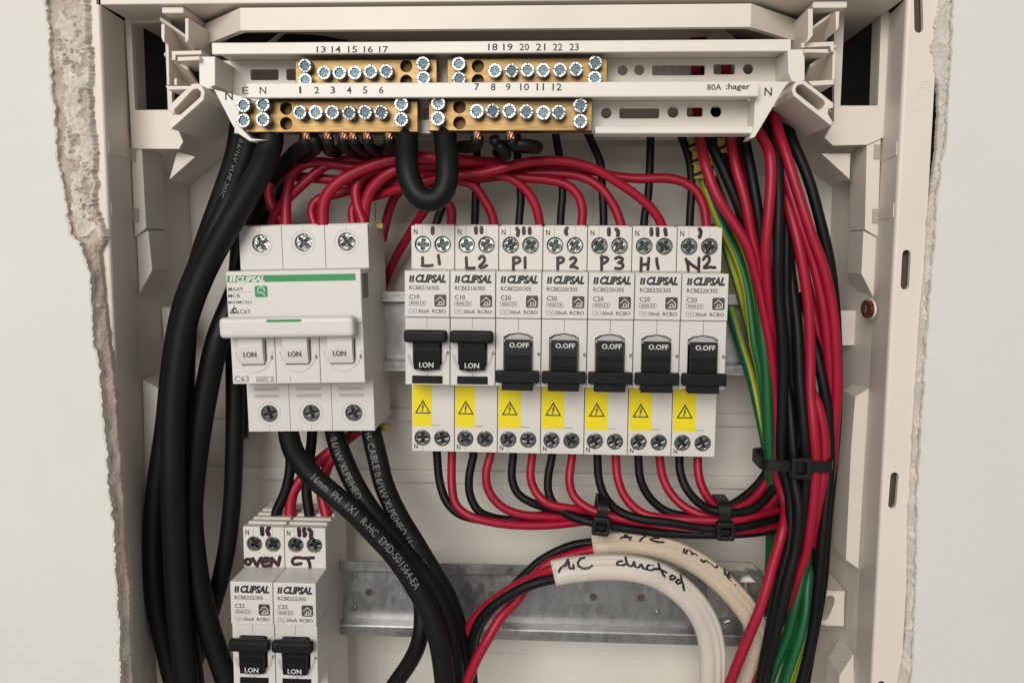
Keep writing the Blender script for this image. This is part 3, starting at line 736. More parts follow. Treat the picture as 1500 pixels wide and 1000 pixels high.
def build_rcbo(kind):
    """returns a list of (name, mesh, sub-parts) shared by every breaker of the kind"""
    parts = []
    H = lambda c: circ(c[0], c[1], 3.4, 22)
    sh = join(slab([(0, -30.5), (RW, -30.5), (RW, -.4), (0, -.4)], YSH, YSH+3, [H(c) for c in SCR_B], .22),
              slab([(0, 45.6), (RW, 45.6), (RW, 63.2), (0, 63.2)], YSH, YSH+3, [H(c) for c in SCR_T], .22),
              box(.05, RW-.05, YSH+2.9, 52, -30.4, 63.1, .3, 1), box(.05, RW-.05, YSH+.8, YSH+3.2, -.5, 45.7))
    parts.append(('body', make_mesh('body', *sh, 'breaker_body'), []))
    # top ridges
    parts.append(('top_ridge', make_mesh('top_ridge', *join(*[box(.5, RW-.5, YSH+5+6*k, YSH+8+6*k, 62.6, 63.9, .3, 1) for k in range(4)]), 'breaker_body'), []))
    zl = lbox(594, 397, 655, 464, 0)[2]
    parts.append(('label_face', make_mesh('label_face', *box(0, RW, 0, 17, zl, 45.2, .3, 2), 'breaker_plastic'), []))
    # lower nose with the opening for the toggle
    ox0, ox1 = 3.1, 14.6
    hole = [(ox0, 21.5), (ox1, 21.5), (ox1, 8.5), (13.2, 5.9), (11.2, 4.7), (8.85, 4.3), (6.5, 4.7), (4.5, 5.9), (ox0, 8.5)] if kind[1] else [(ox0, 19.5), (5, 20.6), (8.85, 21.2), (12.7, 20.6), (ox1, 19.5), (ox1, 1.5), (ox0, 1.5)]
    parts.append(('nose', make_mesh('nose', *join(slab([(0, 0), (RW, 0), (RW, zl-.25), (0, zl-.25)], 1.0, 5.5, [hole], .3), box(.1, RW-.1, 5.4, 17, .1, zl-.2)), 'breaker_plastic'), []))
    # shallow scoop around the opening, shown by a flat piece in shade grey
    def ring(ro_, ri, zc, y):
        P = [(8.85+ro_*math.cos(t), zc+ro_*math.sin(t)) for t in [math.pi+math.pi*k/20 for k in range(21)]]
        Q = [(8.85+ri*math.cos(t), zc+ri*math.sin(t)) for t in [2*math.pi-math.pi*k/20 for k in range(21)]]
        return slab(P+Q, y, y+.3)
    if kind[1]:
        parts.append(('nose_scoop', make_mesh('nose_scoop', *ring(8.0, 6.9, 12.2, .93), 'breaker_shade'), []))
        parts.append(('seam', make_mesh('seam', *join(box(8.75, 9.0, .93, 1.2, 3.7, 4.6), box(8.6, 8.72, .93, 1.2, 22.6, zl-.4)), 'ink_brown'), []))
        parts.append(('status_window', make_mesh('status_window', *box(2.7, 14.9, .75, 3, .5, 3.7, .15, 1), 'toggle_black'), []))
        bar = box(.35, 17.3, -5.4, -1.6, 17.4, 22.3, 1.2, 3)
        pad = []
        for i in range(9):
            z = 22-i*(22-6.5)/8; y = -2.4+1.0*((i-3)/5)**2
            pad += [Vector((3.75, y, z)), Vector((13.85, y, z)), Vector((13.85, 6, z)), Vector((3.75, 6, z))]
        PF = [(0, 1, 2, 3), (35, 34, 33, 32)]+[(4*i+k, 4*i+4+k, 4*i+4+(k+1) % 4, 4*i+(k+1) % 4) for i in range(8) for k in range(4)]
        ribs = [box(4.0, 13.6, -2.9, -1.5, z-.28, z+.28, .1, 1) for z in (15.6, 13.2, 12.1)]
        tg = make_mesh('toggle', *join(bar, (pad, PF), *ribs), 'toggle_black')
        tx = make_mesh('lettering', *text('I.ON', 6.0, 11.7, 7.3, 9.4, -2.05, .02), 'print_white')
        parts.append(('toggle', tg, [('lettering', tx)]))
    else:
        parts.append(('seam', make_mesh('seam', *box(8.75, 8.9, .93, 1.2, 21.6, zl-.4), 'ink_brown'), []))
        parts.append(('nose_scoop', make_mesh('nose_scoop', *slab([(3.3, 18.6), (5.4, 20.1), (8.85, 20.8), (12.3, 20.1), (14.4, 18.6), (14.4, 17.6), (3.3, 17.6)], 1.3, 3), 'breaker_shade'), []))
        bar = box(.35, 17.3, -5.2, -1.6, 2.2, 6.9, .5, 2)
        low = box(2.7, 14.9, -3.6, 3, -1.0, 2.6, .3, 1)
        pad = []
        for i in range(9):
            z = 6-i*(6-18.6)/8; y = -2.4+1.0*((i-3)/5)**2
            pad += [Vector((3.75, y, z)), Vector((13.85, y, z)), Vector((13.85, 6, z)), Vector((3.75, 6, z))]
        PF = [(3, 2, 1, 0), (32, 33, 34, 35)]+[(4*i+(k+1) % 4, 4*i+4+(k+1) % 4, 4*i+4+k, 4*i+k) for i in range(8) for k in range(4)]
        ribs = [box(4.0, 13.6, -2.9, -1.5, z-.28, z+.28, .1, 1) for z in (12.4, 11.3)]
        tg = make_mesh('toggle', *join(bar, low, (pad, PF), *ribs), 'toggle_black')
        tx = make_mesh('lettering', *text('O.OFF', 5.5, 13.1, 15.7, 17.7, -2.2, .022), 'print_white')
        parts.append(('toggle', tg, [('lettering', tx)]))
    # warning sticker
    sx = 8.4 if kind[0] in ('10', '32') else 9.5
    tri_o = [(1.25, -14.5), (8.0, -14.5), (4.62, -8.6)]; tri_i = [(2.1, -14.0), (7.15, -14.0), (4.62, -9.6)]
    bolt = [(5.1, -9.4), (4.3, -11.1), (4.85, -11.0), (4.5, -12.1), (4.3, -12.0), (4.55, -12.7), (5.0, -12.2), (4.82, -12.15), (5.45, -10.6), (4.95, -10.65), (5.4, -9.5)]
    dx = 0 if sx < 9 else .35
    sh_ = lambda P: [(x+dx, z) for x, z in P]
    bolt = [(4.62+(x-4.9)*1.1, -12.1+(z+11.05)*1.1) for x, z in bolt]
    st = make_mesh('warning_sticker', *box(.25, sx, YSH-.08, YSH+.05, -20.0, -.9), 'sticker_yellow')
    ss = make_mesh('warning_symbol', *join(slab(sh_(tri_o), YSH-.16, YSH-.05, [sh_(tri_i)]), slab(sh_(bolt), YSH-.16, YSH-.05)), 'ink_black')
    parts.append(('warning_sticker', st, [('warning_symbol', ss)]))
    parts.append(('terminal_label', make_mesh('terminal_label', *text('N', 1.0, 2.6, 59.6, 61.9, YSH-.07, .02), 'ink_black'), []))
    parts.append(('terminal_label', make_mesh('terminal_label', *text('N', .9, 2.4, -29.5, -27.4, YSH-.07, .02), 'ink_black'), []))
    parts.append(('mould_line', make_mesh('mould_line', *join(box(sx, sx+3.6, YSH-.05, YSH+.1, -19.6, -19.35), box(4.4, 4.52, YSH-.04, YSH+.1, -30.2, -28.3), box(4.4, 4.52, YSH-.04, YSH+.1, 59.2, 63), box(12.8, 12.9, YSH-.04, YSH+.1, 59.2, 63)), 'ink_grey'), []))
    # printing on the nose
    A = join(*logo_bars(599.2, 403.2, 606.5, 413.3, 0, l1), ltext('CLIPSAL', 608.5, 402, 653.5, 414, 0, .06, .28))
    parts.append(('brand_print', make_mesh('brand_print', *A, 'ink_black'), []))
    model = {'10': 'RCBE210/30S', '20': 'RCBE220/30S', '32': 'RCBE232/30S'}[kind[0]]
    Bt = join(ltext(model, 599.5, 418.5, 643.5, 424.2, 0, .012), ltext('C'+kind[0], 599.3, 431.2, 614.5, 437.8, 0, .016),
              ltext('4500', 601, 441.9, 613.5, 445.8, 0, .012), ltext('3', 618, 441.9, 621, 445.8, 0, .012),
              ltext('30mA', 612.5, 452.8, 629, 458.2, 0, .014), ltext('RCBO', 633, 453.2, 653.5, 458.4, 0, .014))
    parts.append(('rating_print', make_mesh('rating_print', *Bt, 'ink_brown'), []))
    x0, x1, z0, z1 = lbox(599, 440.3, 616, 447.3, 0); x2 = lbox(615, 440.3, 623.5, 447.3, 0)
    x3 = lbox(599, 452.2, 610.5, 458.6, 0)
    q = lbox(601, 453.8, 608.5, 457, 0)
    Cb = join(frame_box(x0, x1, z0, z1, 0, .16), frame_box(x1+.03, x2[1], z0, z1, 0, .16), frame_box(*x3, 0, .14), slab([(q[0], q[2]), (q[0]+.7, q[3]), (q[1]-.7, q[2]), (q[1], q[3]), (q[1]-.6, q[2]+.5), (q[0]+.7, q[3]-.25)], -.1, 0))
    parts.append(('symbol_frames', make_mesh('symbol_frames', *Cb, 'ink_grey'), []))
    i = lbox(636.2, 431.5, 653.8, 449, 0)
    ic = make_mesh('house_symbol', *slab(rrect(*i, .7), -.09, .05), 'ink_brown')
    cx = (i[0]+i[1])/2; w = i[1]-i[0]; b0 = i[2]
    roof = [(cx-.40*w, b0+.46*w), (cx, b0+.86*w), (cx+.40*w, b0+.46*w), (cx+.34*w, b0+.46*w), (cx+.34*w, b0+.12*w), (cx-.30*w, b0+.12*w), (cx-.30*w, b0+.18*w), (cx+.27*w, b0+.18*w), (cx+.27*w, b0+.50*w), (cx, b0+.77*w), (cx-.34*w, b0+.44*w)]
    at = join(slab(roof, -.17, -.06), slab(circ(cx+.02*w, b0+.30*w, .17*w, 14), -.17, -.06, [circ(cx+.02*w, b0+.30*w, .10*w, 12)]))
    parts.append(('house_symbol', ic, [('house_outline', make_mesh('house_outline', *at, 'breaker_plastic'))]))
    # hinge dimple beside the toggle
    parts.append(('hinge_dimple', make_mesh('hinge_dimple', *slab(circ(16.9, 12.9, .62, 10, .8), .85, 1.2), 'ink_grey'), []))
    return parts
KIND = {}
def rcbo(M, kind, hand, tally, label_, w=1.3):
    if kind not in KIND: KIND[kind] = build_rcbo(kind)
    t = empty('circuit_breaker', M, label_, 'circuit breaker', 'slim white circuit breakers')
    for name, me, subs in KIND[kind]:
        o = link(name, me, t)
        for sn, sm in subs: link(sn, sm, o)
    for c in SCR_T: screw(t, rs.choice((ME_STEEL, ME_TEAL)) , c[0], YSH+1.1, c[1])
    for c in SCR_B: screw(t, ME_DARK, c[0], YSH+.9, c[1])
    add('handwritten_name', *flat_strokes(hand, YSH, w), 'marker', t)
    add('phase_tally', *flat_strokes(tally, YSH, w*1.25), 'marker', t)
    return t
def z2(L): return [[(580+x/5.554, 320+y/5.554) for x, y in ln] for ln in L]
def z3(L): return [[(820+x/5.554, 320+y/5.554) for x, y in ln] for ln in L]
def z6(L): return [[(320+x/3.845, 740+y/3.845) for x, y in ln] for ln in L]
HAND = [
 (z2([[(217, 318), (217, 383)], [(212, 383), (255, 385), (298, 381)], [(345, 300), (355, 372)]]), z2([[(299, 76), (299, 120)]])),
 (z2([[(572, 318), (576, 398)], [(572, 400), (605, 404), (638, 402)], [(678, 328), (692, 308), (712, 310), (722, 335), (708, 362), (676, 394), (705, 398), (738, 382)]]), z2([[(650, 76), (652, 118)], [(695, 76), (697, 114)]])),
 (z2([[(957, 318), (955, 422)], [(953, 322), (985, 316), (1008, 330), (1004, 352), (960, 368)], [(1050, 318), (1051, 402)]]), z2([[(983, 82), (995, 100), (990, 138)], [(1040, 80), (1041, 122)], [(1087, 82), (1089, 120)]])),
 (z2([[(1317, 318), (1316, 412)], [(1313, 322), (1345, 318), (1366, 335), (1356, 352), (1322, 366)]])+z3([[(86, 332), (104, 318), (130, 328), (126, 352), (86, 394), (112, 390), (142, 404)]]), z2([[(1392, 80), (1380, 102), (1388, 128)]])),
 (z3([[(342, 306), (340, 416)], [(335, 322), (365, 314), (392, 328), (380, 350), (345, 370)], [(452, 326), (482, 314), (512, 330), (500, 350), (472, 358), (505, 366), (516, 388), (492, 408), (452, 404)]]), z3([[(399, 86), (400, 132)], [(458, 88), (474, 108), (472, 138)]])),
 (z3([[(663, 322), (660, 430)], [(724, 322), (716, 414)], [(662, 378), (718, 370)], [(788, 326), (792, 370), (802, 408)]]), z3([[(745, 86), (746, 132)], [(794, 84), (796, 136)], [(856, 88), (864, 132)]])),
 (z3([[(1026, 330), (1040, 372), (1046, 424)], [(1040, 348), (1080, 382), (1126, 412)], [(1132, 322), (1130, 430)], [(1168, 334), (1186, 308), (1216, 316), (1214, 350), (1172, 402), (1215, 396), (1264, 400)]]), z3([[(1136, 86), (1148, 112), (1136, 152)]])),
]
NAMES = ['L1', 'L2', 'P1', 'P2', 'P3', 'H1', 'H2']
for i in range(7):
    on = i < 2
    rcbo(rc_M(i), ('10' if on else '20', on), HAND[i][0], HAND[i][1],
         'white circuit breaker marked %s in maroon pen, rated C%s, toggle switched %s' % (NAMES[i], '10' if on else '20', 'on' if on else 'off'))
ML = [Matrix.Translation((-73.3+18.0*i, 0, ZN-127.8)) for i in range(2)]
rcbo(ML[0], ('32', True), z6([[(158, 303), (176, 302), (182, 318), (170, 332), (154, 326), (152, 310), (160, 302)], [(194, 298), (208, 324), (216, 340), (226, 318), (240, 296)], [(284, 298), (256, 296), (248, 318), (252, 338), (286, 336)], [(250, 318), (278, 314)], [(296, 338), (301, 296)], [(303, 300), (334, 334)], [(336, 336), (346, 290)]]),
     z6([[(245, 127), (247, 162)], [(284, 126), (275, 142), (284, 164)]]), 'white circuit breaker marked OVEN in maroon pen, on the lower rail, toggle on', 1.6)
rcbo(ML[1], ('32', True), z6([[(466, 294), (430, 294), (416, 312), (424, 330), (466, 326)], [(474, 296), (536, 294)], [(500, 298), (512, 320), (516, 346)]]),
     z6([[(453, 131), (456, 168)], [(484, 131), (480, 145), (490, 158), (484, 170)], [(510, 134), (522, 148), (520, 180)]]), 'white circuit breaker marked CT in maroon pen, on the lower rail, toggle on', 1.5)

# ------------------------------------------------------------------ three-pole main switch
am = .025; mx = -70.895
Mm = Matrix.Translation((mx+27, 0, 22)) @ Matrix.Rotation(-am, 4, 'Y') @ Matrix.Translation((-27, 0, ZN-22))
Mmi = Mm.inverted()
mcb = empty('main_switch', Mm, 'three-pole white main breaker with green band and linked rocker bar, switched on', 'main switch')
def lm(px, py, Y): return Mmi @ W(px, py, Y)
def mp(name, VF, m='breaker_plastic', parent=None): return add(name, VF[0], VF[1], m, parent or mcb, world=False)
def zm(x, y): return 310+x/2.857, 310+y/2.857
ZB = -22.65
st_ = [(9+18*k, lm(*zm(204, 133), YSH).z) for k in range(3)]; sb_ = [(9.2+18*k, lm(*zm(237, 845), YSH).z) for k in range(3)]
for k in range(3):
    x0, x1 = 18*k+.05, 18*k+17.92
    mp('pole_shoulder', slab([(x0, 45.4), (x1, 45.4), (x1, 63.2), (x0, 63.2)], YSH, YSH+3, [circ(st_[k][0], st_[k][1], 3.65, 24)], .22))
    mp('pole_shoulder', slab([(x0, ZB), (x1, ZB), (x1, -.3), (x0, -.3)], YSH, YSH+3, [circ(sb_[k][0], sb_[k][1], 3.65, 24)], .22))
    for (cx, cz) in (st_[k], sb_[k]):
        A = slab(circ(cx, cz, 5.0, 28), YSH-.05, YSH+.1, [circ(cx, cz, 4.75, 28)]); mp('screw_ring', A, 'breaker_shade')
        screw(mcb, ME_MAIN, cx, YSH+1.3, cz)
    xa = 18*k+3.2
    G = [box(xa, xa+10.6, YSH-.05, YSH+.3, lm(*zm(237, yy+7), YSH).z, lm(*zm(237, yy-7), YSH).z) for yy in (743, 771)]
    mp('vent_slot', join(*G), 'breaker_shade')  # flat strips; the shade inside the slots is their colour
    mp('mould_line', join(box(18*k+9, 18*k+9.1, YSH-.04, YSH+.1, 60.2, 63), box(18*k+9, 18*k+9.1, YSH-.04, YSH+.1, ZB+.2, ZB+2.6)), 'ink_grey')
mp('body', join(box(.1, 53.9, YSH+2.9, 50, ZB+.1, 63.1, .3, 1), box(.2, 53.8, YSH+.6, YSH+3.2, -.5, 45.8), *[box(54-.1, 54.05, YSH+6+k*6, YSH+8+k*6, 58, 63, 0) for k in range(4)]), 'breaker_body')
mp('top_ridge', join(*[box(.5, 53.5, YSH+5+6*k, YSH+8+6*k, 62.6, 63.9, .3, 1) for k in range(5)]), 'breaker_body')
zh = lm(*zm(200, 440), 0).z
mp('label_face', box(0, 54, 0, 17, zh-3, 45.2, .35))
mp('side_window', box(53.6, 54.12, 2.2, 12.5, 33.4, 43.4, .1, 1), 'ink_grey')
def mbox(x0, y0, x1, y1, Y=0):
    a, b = lm(*zm(x0, y1), Y), lm(*zm(x1, y0), Y); return a.x, b.x, a.z, b.z
def mtext(s, x0, y0, x1, y1, Y=0, bold=.012, shear=0, eps=.07):
    q = mbox(x0, y0, x1, y1, Y); return text(s, *q, Y-eps, bold, shear)
q = mbox(67, 262, 602, 299)
band = mp('green_band', box(q[0], q[1], -.08, .1, q[2]+.2, q[3]+.3), 'logo_green')
lz = lambda px, py, Y: lm(*zm(px, py), Y)
bb = join(*logo_bars(74, 269, 100, 294, -.09, lz), mtext('CLIPSAL', 104, 268, 222, 296, -.08, .045, .28))
mp('brand_print', bb, 'breaker_plastic', band)
mp('rating_print', join(mtext('MAX9', 70, 316, 130, 332, bold=.008), mtext('MCB', 70, 344, 119, 360, bold=.008), mtext('MX9MC363', 70, 372, 168, 386, bold=.008), mtext('C63', 119, 408, 160, 426, bold=.008)), 'ink_brown')
q = mbox(70, 336, 172, 338); mp('print_line', box(q[0], q[1], -.06, .05, q[2], q[2]+.12), 'ink_grey')
p = [lz(*v, 0) for v in ((74, 426), (95, 394), (117, 426))]; p2 = [lz(*v, 0) for v in ((80, 422), (95, 400), (111, 422))]
cc = lz(95, 414, 0)
mp('compliance_mark', join(slab([(v.x, v.z) for v in p], -.1, 0, [[(v.x, v.z) for v in p2]]), slab(circ(cc.x, cc.z, .95, 14), -.1, 0, [circ(cc.x+.25, cc.z, .5, 10)])), 'ink_brown')
q = mbox(182, 310, 233, 358); gi = mp('green_symbol', slab(rrect(*q, .6), -.09, .05), 'logo_green')
cx, cz, w = (q[0]+q[1])/2, (q[2]+q[3])/2, q[1]-q[0]
arc = [(cx+.27*w*math.cos(t), cz+.06*w+.27*w*math.sin(t)) for t in [math.radians(-20+i*24) for i in range(11)]]
P = [Vector((x, -.12, z)) for x, z in arc]+[Vector((cx+.02*w, -.12, cz-.05*w)), Vector((cx+.3*w, -.12, cz-.36*w))]
mp('green_symbol_mark', stroke(spline(P, .3), [Vector((0, -1, 0))]*len(spline(P, .3)), .38, .06), 'breaker_plastic', gi)
# rocker housings and rockers
for k in range(3):
    x0 = 18*k
    zt_ = zh-2.6
    hole = [(x0+3.6, 17.6), (x0+14.4, 17.6), (x0+14.4, 9.5), (x0+13.6, 7.8), (x0+4.4, 7.8), (x0+3.6, 9.5)]
    mp('pole_nose', join(slab([(x0+.08, 0), (x0+17.9, 0), (x0+17.9, zt_), (x0+.08, zt_)], 1.2, 6, [hole], .3), box(x0+.1, x0+17.9, 5.9, 17, .1, zt_-.1)))
    ar = [(x0+9+8.1*math.cos(t), 13.2+8.6*math.sin(t)) for t in [math.pi+math.pi*i/22 for i in range(23)]]
    ai = [(x0+9+6.9*math.cos(t), 13.2+7.4*math.sin(t)) for t in [2*math.pi-math.pi*i/22 for i in range(23)]]
    mp('rocker_surround', slab(ar+ai, .75, 1.4, bev=.25), 'breaker_plastic')
    V = []
    for i in range(9):
        z = 19-i*(19-8.3)/8; y = -2.0+1.2*((i-2)/6)**2
        V += [Vector((x0+4.1, y, z)), Vector((x0+13.9, y, z)), Vector((x0+13.9, 6, z)), Vector((x0+4.1, 6, z))]
    PF = [(0, 1, 2, 3), (35, 34, 33, 32)]+[(4*i+c_, 4*i+4+c_, 4*i+4+(c_+1) % 4, 4*i+(c_+1) % 4) for i in range(8) for c_ in range(4)]
    rk_ = mp('rocker', (V, PF))
    mp('lettering', text('I.ON', x0+6.2, x0+11.4, 11.2, 13.3, -2.1, .02), 'ink_brown', rk_)
    mp('seam', join(box(x0+8.7, x0+8.85, 1.12, 1.4, 4.4, 6.0), box(x0+4.4, x0+13.5, 1.1, 1.5, 7.75, 8.1)), 'ink_brown')
    mp('hinge_dimple', slab(circ(x0+16.6, 10.6, .5, 10, .75), .7, 1.0), 'ink_grey')
hz = (lm(*zm(200, 528), -7).z, lm(*zm(200, 442), -7).z)
hb = mp('rocker_bar', box(-.9, 52.2, -8, -1.2, hz[0], hz[1], 1.7, 4))
q = mbox(228, 450, 376, 462, -8); mp('green_inlay', slab(rrect(q[0], q[1], q[2], q[3], .6), -8.12, -7.9), 'logo_green', hb)
mp('rating_print', join(mtext('C63', 97, 686, 156, 712, 1.2, .012), mtext('6000', 192, 693, 236, 710, 1.2, .01), mtext('3', 246, 693, 256, 710, 1.2, .01)), 'ink_grey')
q = mbox(187, 690, 260, 712, 1.2); mp('symbol_frames', join(frame_box(q[0], q[1], q[2], q[3], 1.2, .16), box(q[0]+15*.93, q[0]+15*.93+.15, 1.1, 1.25, q[2], q[3])), 'ink_grey')
for px, py in ((425, 330), (552, 330), (561, 628)):
    w = lm(px, py, 30); mp('yellow_clip', box(w.x-2.6, w.x+2.0, 33, 38, w.z-1.5, w.z+1.0, .4), 'clip_yellow')

# ------------------------------------------------------------------ wires and cables
def tube(name, s, r, m, label_, cat='wire', group=None, n=12, world_pts=None):
    P = spline(world_pts or path(s)); V, F = sweep(P, circle_prof(r, n))
    o = add(name, V, F, m, smooth=True)
    return tag(o, label_, cat, group), P
def copper(o, px, py, Y, r=1.35, L=4.5, seed=0, direction=(0, 0, 1)):
    """bare twisted strands at the end of a wire"""
    rnd = random.Random(seed); c = W(px, py, Y); out = []; d = Vector(direction).normalized(); u = d.orthogonal().normalized(); v = d.cross(u)
    for k in range(7):
        a = 2*math.pi*k/6; rr = r*.66 if k < 6 else 0
        P = [c+d*(t*L)+u*(rr*math.cos(a+t*1.6+seed))+v*(rr*math.sin(a+t*1.6+seed)) for t in [i/5 for i in range(6)]]
        out.append(sweep(P, circle_prof(r*.36, 6)))
    add('copper_strands', *join(*out), 'copper', o, smooth=True)
R, K = 'red_insulation', 'black_insulation'
# neutrals rising from the tops of the seven breakers
NB = ['637,345,30 640,325 648,303 655,280 660,250 664,190,34', '695,345,30 696,310 697,280 698,240 700,190,36', '759,345,30 761,318 763,290 760,262 758,225 757,185,36',
      '820,345,30 822,310 824,286 822,245 817,216 812,185,36', '884,345,30 884,310 882,278 880,241 873,222 858,190,36', '942,345,30 945,312 949,292 951,264 953,205 953,180,36', '1010,345,30 1011,310 1013,278 1010,236 1000,205 990,180,36']
for nm, s in zip(NAMES, NB): tube('black_wire', s, 1.7, K, 'black wire rising from the top of the %s breaker' % nm, group='black wires above the breaker row')
NR = ['661,345,31 661,330 662,311 657,300 648,292 636,280 620,268,30 590,262,34 560,262,36', '727,345,31 719,311 707,290 695,273 678,266 640,262,29 600,262 560,266,34',
      '792,345,31 791,331 785,303 770,278 747,261 728,256 690,256,27 640,258 590,258,32 545,258,36', '852,345,31 852,331 853,306 845,284 828,270 803,264 772,261 736,258 690,262,30 640,266 590,266,34',
      '912,345,31 910,331 898,300 876,272 848,258 814,254 778,254 736,258 690,262,33 640,256 585,256,36', '974,345,31 970,331 957,309 932,286 904,267 876,250 848,240 814,235.5 778,237 736,246,22 708,253 680,256 640,262 600,272,26 560,284 520,296,36',
      '1037,345,31 1035,331 1031,303 1020,281 1002,267 974,261 946,262 923,261 898,258 866,250,33 820,246 760,250 700,246 640,244 590,246,36']
for nm, s in zip(NAMES, NR): tube('red_wire', s, 2.0, R, 'red wire arching into the top of the %s breaker' % nm, group='red wires above the breaker row')
# feeds bent over into the main switch
FE = [('420,345,30 415,327 405,312 397,298 394,280 398,267 411,260 428,259 470,262,34 530,266 600,262', 2.1, 'first pole, looped behind its neighbours'),
      ('396,345,31 399,328 404,312 416,297 430,283,28 450,264 464,252 480,242 499,236.5 520,235 560,244,32 640,250', 2.1, 'first pole, crossing to the right in front'),
      ('419,345,24 419,319 419,298 422,277 426,259 436,246 450,239 470,238 510,244,30 560,250 640,252', 2.2, 'first pole, rising straight up'),
      ('463,345,29 460,326 456,312 458,301 466,292 484,287,33 506,281 540,272 600,268', 2.0, 'second pole, tucked behind'),
      ('474,345,22 473,326 473,306 477,290 488,274 506,260 530,248 551,240 576,233 620,231,20 680,236,24 740,241,32', 2.55, 'second pole, thick and in front of the others'),
      ('536,345,23 531,322 524,303 521,286 523,270 530,260 548,252,27 580,246 640,244', 2.1, 'third pole, looped in front'),
      ('516,345,29 517,326 515.5,311 520,299 532,286 548,272,33 600,258', 1.9, 'third pole, passing behind'),
      ('533,345,27 533,319 537,293 545,276 558,262 576,250,24 610,243 660,240 720,244,30', 2.4, 'third pole, sweeping up to the bundle')]
for s, r, w in FE: tube('red_wire', s, r, R, 'red wire into the main switch top, '+w, group='red wires feeding the main switch')
tube('red_wire', '560,352,52 563,337 569,312 579,288 596,272 640,262,44', 2.1, R, 'dark red wire going down beside the side of the main switch')
tube('red_wire', '560,425,66 576,386 596,349 610,327 622,309 640,288 660,270,50', 2.1, R, 'red wire slanting down behind breaker L1 to the upper rail')
# thick black loop between the two lower bars
loop, _ = tube('black_link_cable', '596,188,4 596,215,1 596,242,-3 601,266,-5 612,286,-6 629,294,-6 645,287,-6 654,266,-5 655,240,-3 653,212,1 650,187,4', 4.45, 'black_sheath', 'thick black cable loop linking the two lower brass bars', 'cable', n=18)
# short black tails under the terminals
TA = [('449,204,1.5 447,212,6 430,225,18 405,255,30 380,300,44 362,350,58 352,420,62 346,500,62', 2.9, 1), ('459,204,1.5 463,215,10 448,228,24 425,252,40 408,290,55 395,345,62', 2.7, 1),
      ('480,204,1.5 481,212,5 480,218,12 490,222,26 510,214,44', 2.5, 2), ('504,204,1.5 503,213,6 509,219,10 521,224,20 545,217,40', 2.2, 3), ('517,204,1.5 521,213,6 531,220,12 543,226,24 570,215,42', 2.2, 4),
      ('538,204,1.5 541,214,6 549,220,12 560,222,24 590,214,42', 2.2, 5), ('570,204,1.5 571,213,7 565,219,14 555,221,26', 2.3, 6),
      ('699,204,1.5 697,213,8 690,215,18 675,216,36', 2.6, 7), ('724,204,1.5 727,210,4 733,216,4 741,226,6 740,229,12 728,224,26', 2.1, 8), ('748,204,1.5 754,211,4 768,212,4 784,214,6 787,217,12 770,217,26 735,213,38', 2.3, 9)]
for i, (s, r, t_) in enumerate(TA):
    if i == 1: lb = 'second black wire slanting down to the left under terminal 1'
    elif i == 0: lb = 'black wire slanting down behind the main switch from terminal 1'
    else: lb = 'short black wire tail bent back under the terminal numbered '+['', '', 'two', 'three', 'four', 'five', 'six', 'seven, lying flat', 'eight, pointing down', 'nine, curling sideways'][t_]
    o, P = tube('black_wire', s, r, K, lb, group='black wire tails under the brass bars')
    if i not in (1, 8):
        q = s.split()[0].split(','); copper(o, float(q[0]), float(q[1])+1, float(q[2]), 1.75, 4.4, i)
# thick black cables on the left
TH = [('396,190,6 397,204,4 388,236,6 362,285,8 327,345,9 298,400,10 275,460,10 261,530,10 254,605,10 253,700,10 256,800,12 262,900,14 277,1030,16', 5.0, 'thick black cable clamped at the N terminal, sweeping down the tub side'),
      ('372,185,14 358,235,16 338,290,18 312,345,18 288,395,20 266,455,22 251,540,22 243,620,22 229,720,22 224,800,22 228,880,22 245,960,24 262,1030,24', 4.4, 'thick black cable with faint print, bowed out towards the tub wall'),
      ('352,175,26 344,225,28 326,280,30 306,335,32 290,385,34 278,450,34 272,540,32 270,640,30 270,780,30 275,900,30 290,1030,30', 4.0, 'thick black cable hidden behind the N terminal cable'),
      ('372,345,40 362,390,34 342,440,26 320,495,22 303,570,22 291,640,22 283,706,22 280,756,22 287,830,22 304,912,24 330,990,26 342,1030,26', 5.0, 'thick black cable passing from behind the main switch and bending right at its foot'),
      ('352,345,54 347,420,44 344,500,38 344,622,36 339,748,36 327,830,36 306,905,38 285,970,40 268,1030,40', 4.0, 'straight black cable between the main switch and the bent cables'),
      ('398,300,60 380,330,58 366,400,56 356,520,54 352,640,56', 3.6, 'black cable behind the left edge of the main switch')]
thick = []
for s, r, lb in TH: thick.append((tube('black_cable', s, r, 'black_sheath', lb, 'cable', 'thick black cables beside the main switch', 18), r))
copper(thick[0][0][0], 405, 200, 2, 1.2, 5, 3)
# supply cables under the main switch
SU = [('420,612,26 423,636,22 430,660,18 453,692,12 487,723,8 518,749,6 548,780,6 579,814,6 605,852,6 628,894,6 643,938,6 652,1000,8 654,1040,8', 4.45, 'left pole, with a bare copper collar'),
      ('487,612,28 491,636,26 503,673,20 522,714,16 545,750,14 572,784,13 602,822,13 633,864,13 655,914,14 664,962,14 668,1040,14', 4.3, 'middle pole, with pale lettering'),
      ('541,612,28 544,633,26 552,667,22 563,711,20 582,753,19 605,791,18 628,829,18 651,868,19 666,906,20 676,950,20 680,1040,20', 4.4, 'right pole, with pale lettering')]
sup = []
for s, r, lb in SU: sup.append(tube('supply_cable', s, r, 'black_sheath', 'thick black cable under the main switch, '+lb, 'cable', 'supply cables below the main switch', 18))
copper(sup[0][0], 416, 631, 19, 2.0, 5, 2, (-.3, 0, 1))
def cable_print(i, s, r, start, h, ang, asp=1.0):
    o, P = sup[i]; V, F = text_on_cable(s, P, frames_front(P), r, start, h, ang, .006, asp); add('printed_text', V, F, 'print_pale', o)
